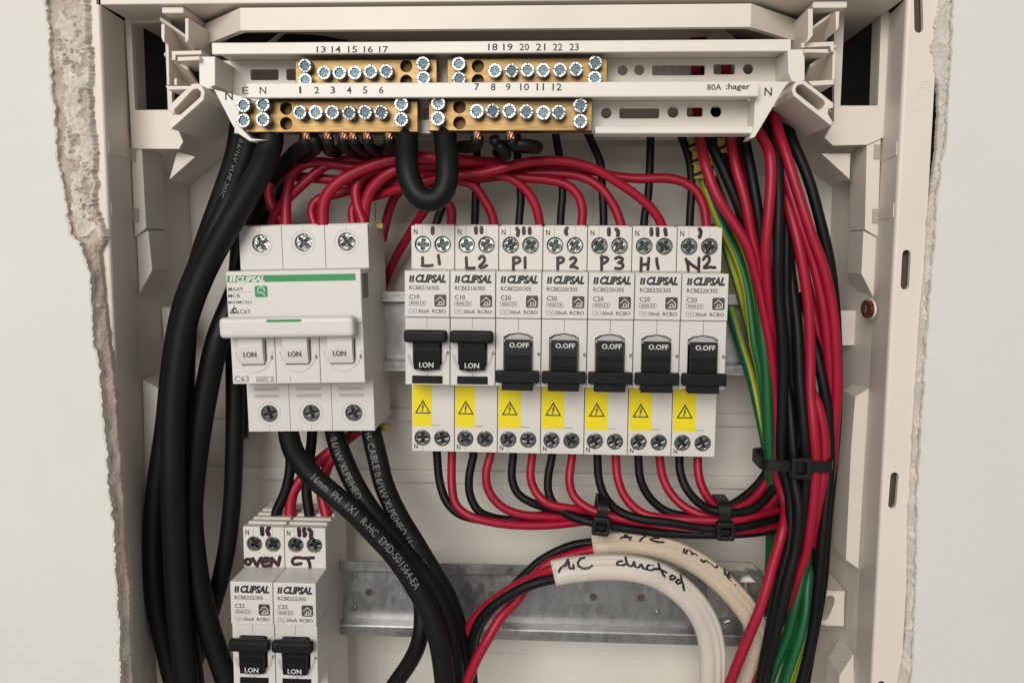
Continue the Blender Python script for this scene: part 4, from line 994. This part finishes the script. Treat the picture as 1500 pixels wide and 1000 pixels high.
cable_print(1, '0.6/1kV XLPE/HEO', 4.3, 10, 3.1, -.1, .82)
cable_print(0, '16mm  PH  1X1  R-HC  EMD-501564-EA', 4.45, 32, 3.1, -.45, .86)
cable_print(2, 'H- CABLE 0.6/1kV XLPE/HEO 16mm  1X1  R-HC  EMD', 4.4, 7, 3.1, .05, .84)
o, P = thick[1][0]; V, F = text_on_cable('0.6/1kV XLPE 202C', P, frames_front(P), 4.4, 6, 2.6, .55, .004, .9); add('printed_text', V, F, 'print_pale', o)
tube('black_cable', '606,820,30 616,862,27 618,895,24 617,922,22 612,945,22 600,970,24 576,1005,26 556,1040,26', 3.6, 'black_sheath', 'black cable curving left from behind the supply cables towards the lower breakers', 'cable', n=16)
# tails above the two lower breakers
for s, r, m_, lb in (('402,770,30 405,750 418,720 425,686 425,650 424,615,36', 2.3, K, 'black wire entering the top of the OVEN breaker'), ('425,772,31 425,752 428,724 442,701 465,677 499,650 525,630,40', 2.55, R, 'red wire entering the top of the OVEN breaker'),
                     ('454,772,30 453,751 449,720 452,685 457,640 458,610,36', 2.3, K, 'black wire entering the top of the CT breaker'), ('479,772,31 478,753 472,727 477,690 496,656 520,632,42', 2.5, R, 'red wire entering the top of the CT breaker')):
    tube(m_.split('_')[0]+'_wire', s, r, m_, lb, group='wires entering the lower breakers')
# outgoing wires under the breaker row
OB = ['638,640,30 640,662,30 644,705,28 654,734,26 672,752,25 705,761,26 748,761,28 802,753,30 850,752,32 900,766,32 960,779,30 1020,782,28 1080,781,30 1150,775,40', '694,640,30 694,663,30 687,701,28 689,726,27 701,748,26 723,758,27 755,761,30 800,757,34 860,757,34 910,768,33 980,770,33 1060,768,32 1150,752,42',
      '752,640,30 752,663,30 750,701,28 759,723,27 777,735,26 802,743,27 850,750,30 900,757,34 980,760,34 1060,759,30 1100,756,28 1129,744,29 1150,724,31 1162,690,34', '809,640,30 809,665,30 803,698,28 804,723,26 816,743,24 842,757,20 872,766,18 914,773,18 964,780,18 1018,782.5,18 1065,782,18 1110,779,24 1150,770,36',
      '875,640,30 875,667,30 878,705,28 888,730,24 906,748,20 935,759,17 982,765,16 1029,772.5,16 1065,774,16 1108,767,20 1150,755,32', '935,640,30 935,668,30 939,705,28 953,730,27 975,748,26 1002,755,25 1030,754,25 1052,749,25 1072,739,26 1099,720,29 1120,696,32 1133,665,34', '995,640,30 995,668,30 997,694,28 1008,719,25 1029,740,20 1054,749,16 1075,751,17 1105,744,19 1129,720,24 1147,694,28 1156,660,32']
OR = ['662,640,30 662,662,30 662,712,27 667,737,24 683,753,22 719,764,22 766,769,24 813,768,26 856,763,28 900,760,30 960,770,28 1020,776,26 1080,780,28 1150,768,40', '719,640,30 719,663,30 712,694,28 716,719,27 734,741,26 762,753,26 795,756,27 842,758,29 890,768,30 950,776,28 1010,779,26 1070,776,28 1150,762,42',
      '780,640,30 780,664,30 777,698,28 784,719,25 802,737,23 831,744,23 868,748,25 910,757,27 960,762,28 1030,766,28 1090,765,30 1150,748,42', '838,640,30 838,666,30 834,705,27 840,726,24 856,741,22 885,753,20 921,762,20 965,769,20 1010,777,19 1065,778,18 1108,774,22 1150,766,34',
      '902,640,30 902,668,30 905,701,28 917,730,24 942,752,20 978,759,18 1029,761.5,17 1072,761.5,17 1108,754,21 1150,744,32', '966,640,30 966,668,30 973,705,28 993,734,25 1022,752,22 1047,757,21 1080,758,21 1100,755,22 1118,746,25 1140,720,29 1152,692,32 1160,660,34', '1022,640,30 1022,669,30 1023,694,28 1031,719,26 1047,740,25 1062,747,24 1080,744,24 1105,729,27 1126,699,31 1140,665,34']
for nm, s in zip(NAMES, OB): tube('black_wire', s, 1.85, K, 'black wire curving down and right from under the %s breaker' % nm, group='black wires below the breaker row')
for nm, s in zip(NAMES, OR): tube('red_wire', s, 1.9, R, 'red wire curving down and right from under the %s breaker' % nm, group='red wires below the breaker row')
# tied vertical bundle
gR, gK = 'red wires in the tied vertical bundle', 'black wires in the tied vertical bundle'
lR, lK = 'red wire in the tied vertical bundle beside breaker H2', 'black wire in the tied vertical bundle beside breaker H2'
BR = ['1018,40,52 1022,170,34 1026,205,26 1034,245,20 1051,289,18 1075,327,18 1095,361,18 1108,405,20 1120,460,21 1130,520,22 1136,580,24 1137,640,24 1136,690,24 1150,735,22 1149,765,16 1146,779,14 1131,831,12 1115,886,10 1094,938,10 1073,990,10 1056,1040,10',
      '1062,40,56 1066,170,36 1070,205,26 1078,245,22 1092,296,20 1102,350,20 1113,398,20 1126,449,22 1133,500,24 1139,560,27 1141,640,29 1142,690,30',
      '1098,40,56 1104,165,36 1112,194,24 1126,221,16 1129.5,252,14 1126,313,13 1122,364,14 1123,400,16 1128,450,19 1137,520,26 1143,600,32 1147,690,34',
      '1130,120,44 1139,187,24 1152,228,18 1171,289,15 1189,344,14 1206,391,14 1219,449,15 1224,500,16 1226,570,18 1222,630,20 1217,690,22 1206,740,26 1196,800,28 1182,860,34',
      '1120,120,48 1133,195,30 1146,240,22 1163,296,18 1178,344,17 1193,391,17 1206,449,17 1213,510,18 1217,570,20 1215,640,22 1208,690,22 1205,730,24',
      '1118,150,50 1138,240,30 1153,296,20 1167,347,16 1177,398,15 1184,449,15 1186,490,15 1187,530,15 1187,575,14 1192,630,12 1195,672,12 1193,720,12 1186,775,13 1180,810,14 1170,838,16 1158,872,22 1148,910,30',
      '1140,380,34 1156,450,30 1169,507,24 1178,555,18 1197,591,15 1206,630,14 1208,672,14 1204,708,14 1196,748,16 1190,800,20',
      '1160,330,34 1175,390,30 1188,440,26 1199,490,24 1209,530,24 1214,600,26 1212,680,28 1200,760,30',
      '1080,120,56 1086,205,40 1096,280,34 1108,360,32 1128,450,32 1150,560,32 1152,660,32',
      '1150,880,30 1132,930,26 1112,975,24 1096,1030,24']
BK = ['1030,40,54 1036,180,36 1041,208,28 1061,252,26 1082,303,25 1098,350,26 1112,420,28 1128,500,30 1146,600,34',
      '1045,120,50 1052,205,34 1070,262,30 1090,330,28 1106,400,28 1122,480,28',
      '1082,40,56 1088,180,34 1092,211,26 1102,262,22 1112,323,20 1119,380,22 1130,450,26 1142,520,30',
      '1118,100,50 1129,167,32 1138,228,20 1141,296,14 1139.5,364,13 1140,432,14 1145,490,14 1147,540,15 1146,600,16 1145,672,17 1157,730,16 1157,792,14 1141,857,13 1128,922,13 1118,974,14 1105,1040,14',
      '1128,140,50 1142,220,34 1152,300,26 1152,364,22 1152,432,21 1156,490,20 1160,560,22 1161,640,20 1163,700,14 1170,745,11 1166,800,10 1151,862,9 1137,927,9 1125,979,10 1112,1040,10',
      '1150,330,30 1158,398,24 1168,480,18 1172,560,15 1178,630,13 1181,675,13 1180,722,13 1172,782,14 1158,840,16 1144,900,18 1126,970,20 1112,1040,20',
      '1145,150,46 1160,204,28 1184,262,22 1201,323,20 1214,378,20 1222,440,22 1226,520,24 1226,600,26 1220,680,28 1212,760,30 1204,860,32 1188,950,34 1172,1040,34',
      '1176,430,34 1188,480,26 1199,530,20 1210,585,18 1214,630,18 1215,690,18 1210,735,17 1204,800,16 1198,866,16 1190,930,16 1176,990,16 1162,1040,16',
      '1165,340,30 1178,400,28 1190,460,26 1203,520,26 1208,600,28 1208,690,26 1200,760,26 1196,850,26 1186,930,26 1168,1000,26',
      '1135,470,32 1146,530,24 1156,590,20 1162,660,16 1167,716,15 1162,780,16 1150,845,18 1135,910,20 1120,980,22',
      '1110,100,52 1122,180,42 1136,270,36 1148,360,34 1156,460,36 1168,560,36 1178,660,36 1180,760,36']
LR = {0: 'red wire edging the bundle beside the earth wires, leaving over the ivory sheath', 2: 'red wire bulging forward at the top of the tied bundle', 3: 'outermost red wire of the tied bundle, bowed towards the tub wall',
      5: 'red wire in the middle of the bundle, kinked just above the horizontal tie', 6: 'red wire crossing over its neighbours just above the horizontal tie', 9: 'short red wire emerging beside the ivory sheath below the tie'}
LK = {0: 'black wire next to the striped marker tape under the rack', 3: 'front black wire running straight down the middle of the tied bundle', 6: 'outermost black wire along the tub wall side of the bundle', 7: 'black wire swinging outward beside the slotted mounting tab'}
for i, s in enumerate(BR): tube('red_wire', s, 2.15, R, LR.get(i, lR), group=gR)
for i, s in enumerate(BK): tube('black_wire', s, 2.2, K, LK.get(i, lK), group=gK)
# green and yellow earth wires
def earth(s, r, lb, tw=.02, ph=0, frac=.21):
    P = spline(path(s)); n = 14; Rf = frames_front(P); V = []; F = []; idx = []; u = 0
    for i, p in enumerate(P):
        if i: u += (P[i]-P[i-1]).length
        a0 = ph+u*tw
        for k in range(n):
            a = a0+2*math.pi*k/n; V.append(p+Rf[i][0]*(r*math.cos(a))+Rf[i][1]*(r*math.sin(a)))
    for i in range(len(P)-1):
        for k in range(n):
            F.append((i*n+k, i*n+(k+1) % n, (i+1)*n+(k+1) % n, (i+1)*n+k)); idx.append(1 if k < n*frac else 0)
    F.append(tuple(range(n-1, -1, -1))); idx.append(0); F.append(tuple(range((len(P)-1)*n, len(P)*n))); idx.append(0)
    o = add('earth_wire', V, F, ['green_insulation', 'yellow_insulation'], idx=idx, smooth=True)
    return tag(o, lb, 'wire', 'green and yellow earth wires')
lG = 'green and yellow earth wire running down beside breaker H2 into the tied bundle'
for s, ph in (('1020,170,48 1024,230,40 1032,269,34 1048,310,32 1063,342,31 1079,375,30 1092,415,29 1099,459,28 1104,500,27 1114,545,27 1121,600,27 1126,672,27 1128,760,38 1128,810,42 1126,850,44 1122,900,46', -.3),
              ('1030,230,44 1044,290,40 1058,340,38 1068,375,37 1082,418,36 1095,466,34 1106,510,32 1116,560,30 1122,620,29 1127,680,29', -1.2),
              ('1044,260,44 1064,310,38 1083,345,32 1099,385,26 1112,449,24 1118,500,23 1122,540,23 1125,600,23 1128,672,24 1132,740,30', .5),
              ('1040,330,50 1052,390,46 1066,440,42 1082,495,38 1098,545,35 1111,600,32 1121,650,31 1126,690,32', -1.9),
              ('1050,290,46 1070,345,38 1087,390,33 1103,440,31 1112,490,29 1119,540,28 1124,610,28 1129,690,30', -.8)):
    earth(s, 2.05, lG, .012, ph)
lG2 = 'green and yellow earth wire fanning out below the horizontal cable tie'
for s, ph in (('1196,720,34 1190,790,30 1177,839,26 1165,886,24 1153,932,24 1133,979,24 1118,1030,24', 2.0), ('1198,760,36 1187,830,28 1183,860,24 1180,900,21 1171,938,20 1159,974,20 1142,1030,20', 3.9),
              ('1194,770,36 1180,840,30 1170,890,26 1165,930,25 1155,968,25 1138,1030,25', .8), ('1202,740,38 1192,810,33 1186,850,30 1187,890,27 1179,936,26 1166,980,26 1150,1030,26', 4.6)):
    earth(s, 2.3, lG2, .01, ph, .2)
# yellow and black marker tape on the earth wires
mk = empty('marker_tape', Matrix.Translation(W(1024, 265, 30)), 'yellow and black striped marker tape on the earth wires under the rack', 'marker tape')
for a, (x, y) in enumerate(((1017, 210), (1022, 232), (1024, 252), (1036, 246), (1040, 262), (1058, 214))):
    c = W(x, y, 33-a); V, F = box(c.x-2.3, c.x+2.3, c.y-1.5, c.y+1, c.z-3.0, c.z+3.0, .5)
    add('yellow_band', V, F, 'tape_yellow', mk)
    V, F = slab([(c.x-2.4, c.z-2.2), (c.x+2.4, c.z-.4), (c.x+2.4, c.z+1.0), (c.x-2.4, c.z-.8)], c.y-1.6, c.y+.8); add('black_stripe', V, F, 'hole_black', mk)

# ------------------------------------------------------------------ white-sheathed flat cables
def flat_cable(s, a, b, m, lb, groove=.38):
    P = spline(path(s)); Rf = frames_front(P); prof = []
    def th(y):
        u = y/a; return b*max([math.sqrt(max(0, 1-((u-c_)/r_)**2))*k_ for c_, r_, k_ in ((.33, .67, 1), (-.42, .30, .80), (-.80, .20, .62))]+[.12 if abs(u) < 1 else 0])
    ys = [a*math.sin(math.pi*(k/26-.5)) for k in range(27)]
    prof = [(th(y), y) for y in ys]+[(-th(y), y) for y in reversed(ys[1:-1])]
    V, F = sweep(P, prof, Rf)
    o = add('sheathed_cable', V, F, m, smooth=True)
    return tag(o, lb, 'cable', 'white-sheathed twin cables'), V, F, P, Rf
S1 = flat_cable('811,839,10 835,834,10 860,831.5,10 905,830,10 950,837,10 984.5,854,11 1014,880,12 1034,912,13 1043,948,14 1044,990,15 1041,1040,16', 5.5, 3.4, 'white_sheath', 'white flat cable sheath handwritten A/C ducted, arching down over the rail', -.42)
S2 = flat_cable('868,798,22 892,795,22 922,794.5,22 965,800,22 997,811,22 1029,829,22 1054,849,22 1077,872,22 1094,893,22 1107,915,22 1112,937,23 1108,962,24 1099,990,25 1085,1040,26', 5.0, 3.2, 'ivory_sheath', 'ivory flat cable sheath handwritten A/C, arching down behind the ducted one', -.45)
def project_strokes(S, lines, w, name):
    o, V, F, P, Rf = S; bv = BVHTree.FromPolygons(V, F); out = []
    for j, ln in enumerate(lines):
        Q = [Vector((x, y, 0)) for x, y in ln]; Q = spline(Q, .9) if len(Q) > 2 else [Q[0].lerp(Q[1], i/6) for i in range(7)]
        pts, nr = [], []
        for q in Q:
            d = (W(q.x, q.y, 0)-CAM).normalized(); hit = bv.ray_cast(CAM, d)
            if hit[0] is None: continue
            n_ = hit[1] if hit[1].dot(d) < 0 else -hit[1]
            pts.append(hit[0]+n_*(.03+.012*j)); nr.append(n_)
        if len(pts) > 2: out.append(stroke(pts, nr, w, .09))
    add(name, *join(*out), 'marker_black', o)
def z8(L): return [[(800+x/4.6875, 770+y/4.6875) for x, y in ln] for ln in L]
project_strokes(S1, z8([[(85, 322), (100, 288), (128, 268), (150, 226)], [(150, 226), (156, 260), (162, 292)], [(108, 280), (165, 262)], [(172, 285), (170, 302)], [(186, 260), (190, 300)], [(268, 218), (235, 226), (218, 256), (238, 286), (285, 290), (320, 268)],
                        [(528, 240), (492, 248), (486, 262), (520, 268), (550, 258)], [(545, 210), (550, 240), (560, 266)], [(560, 262), (578, 276), (598, 262), (604, 246), (612, 276), (632, 284), (650, 262)], [(650, 260), (672, 292), (690, 298)],
                        [(742, 270), (706, 268), (690, 286), (706, 302), (742, 296)], [(768, 254), (786, 300), (818, 352)], [(738, 292), (780, 300), (830, 322)], [(846, 350), (872, 338), (886, 350), (868, 366), (846, 358)], [(914, 366), (892, 378), (902, 394), (928, 384)], [(920, 332), (934, 384), (950, 446)]]), 1.0, 'handwriting')
project_strokes(S2, z8([[(506, 86), (530, 74), (548, 58)], [(548, 58), (566, 80), (582, 98)], [(520, 78), (590, 78)], [(640, 106), (660, 84), (684, 66)], [(776, 82), (736, 82), (716, 92), (760, 108), (812, 112)],
                        [(950, 152), (944, 184)], [(968, 160), (960, 192)], [(966, 160), (992, 170), (1002, 194), (1018, 186), (1040, 206)], [(1058, 226), (1080, 246), (1104, 236), (1118, 256)], [(1124, 250), (1146, 272), (1168, 286), (1176, 268)],
                        [(1224, 286), (1228, 326), (1252, 340)], [(1256, 318), (1248, 356), (1274, 378)], [(1240, 346), (1268, 352)], [(1296, 396), (1302, 406)]]), .95, 'handwriting')
gA = 'wires coming out of the white sheaths'
tube('black_wire', '830,843,11 811,847,10 790,852,9 770,859,9 740,875,10 716,893,11 700,914,13 692,940,16 690,970,19 693,1000,22 690,1040,22', 2.15, K, 'black wire leaving the cut end of the A/C ducted sheath', group=gA)
tube('red_wire', '830,833,10 810,833,10 782,845,13 755,858,15 725,878,17 700,900,18 685,924,20 676,950,22 668,990,26', 2.1, R, 'red wire leaving the cut end of the A/C ducted sheath', group=gA)
tube('red_wire', '890,801,22 868,805,22 830,815,20 800,828,19 778,848,18 757,879,16 734,903,12 716,933,9 699,963,8 684,1000,8 672,1040,8', 2.15, R, 'red wire from the ivory sheath, crossing to the front', group=gA)
tube('black_wire', '890,794,25 868,794,25 840,798,25 814,808,25 790,822,25 770,840,25 752,858,25 725,885,26 700,925,28 694,970,28 690,1040,28', 1.9, K, 'black wire leaving the cut end of the ivory sheath', group=gA)

# ------------------------------------------------------------------ cable ties
def tie(c, L, wd, Y, lb, horizontal=False, depth=9, head=(7.2, 7.6), slant=0):
    """band round a bundle with a ratchet head on its front"""
    M = Matrix.Translation((c.x, Y, c.z)) @ Matrix.Rotation(slant+(math.pi/2 if horizontal else 0), 4, 'Y')
    t = empty('cable_tie', M, lb, 'cable tie', 'black cable ties')
    prof = []
    n = 28; a, b = L/2, depth
    ring_o = [(b+b*math.copysign(abs(math.cos(u))**.4, math.cos(u)), a*math.copysign(abs(math.sin(u))**.4, math.sin(u))) for u in [2*math.pi*k/n for k in range(n)]]
    ring_i = [(b+(b-1.1)*math.copysign(abs(math.cos(u))**.4, math.cos(u)), (a-1.1)*math.copysign(abs(math.sin(u))**.4, math.sin(u))) for u in [2*math.pi*k/n for k in range(n)]]
    V = [Vector((x, y, z)) for x in (-wd/2, wd/2) for R_ in (ring_o, ring_i) for y, z in R_]
    F = []
    for k in range(n):
        j = (k+1) % n
        F += [(k, j, n+j, n+k), (2*n+k, 3*n+k, 3*n+j, 2*n+j), (k, 2*n+k, 2*n+j, j), (n+k, n+j, 3*n+j, 3*n+k)]
    add('strap', V, F, 'tie_black', t, world=False)
    hw, hh = head
    oz = -a*.32 if not horizontal else 0
    H = slab(rrect(-hw/2, hw/2, oz-hh/2, oz+hh/2, 1.1), -3.4, .6, [rrect(-hw*.29, hw*.29, oz-hh*.26, oz+hh*.24, .4)], .35)
    h = add('ratchet_head', *H, 'tie_black', t, world=False)
    add('ratchet_pawl', *join(box(-hw*.27, hw*.27, -2.2, .4, oz-hh*.24, oz+hh*.05, .2, 1), box(-hw*.12, hw*.12, -2.9, .3, oz-hh*.18, oz-hh*.02, .2, 1)), 'tie_black', h, world=False)
    return t
tie(W(881, 760, 14), 14.0, 4.6, 13.5, 'black cable tie round the red and black wires above the cut ivory sheath', depth=9, slant=.12)
tie(W(1061, 765, 13), 16.5, 5.0, 12.0, 'black cable tie round the wires between breaker H2 and the bundle', depth=9)
tie(W(1171, 683, 8), 29.5, 4.5, 7.5, 'black cable tie strapped across the vertical bundle', True, 12, (8.4, 8.0))
# cables passing behind the hood
tube('black_cable', '338,57,34 380,54,34 430,53,35 466,56,38 500,72,46', 5.2, 'black_sheath', 'black cable lying behind the upper hood of the tub', 'cable')
tube('black_cable', '342,44,44 390,42,44 440,44,44 474,54,50 500,66,54', 4.6, 'black_sheath', 'second black cable above the one behind the upper hood', 'cable')
tag(bpy.data.objects['camera'], None)
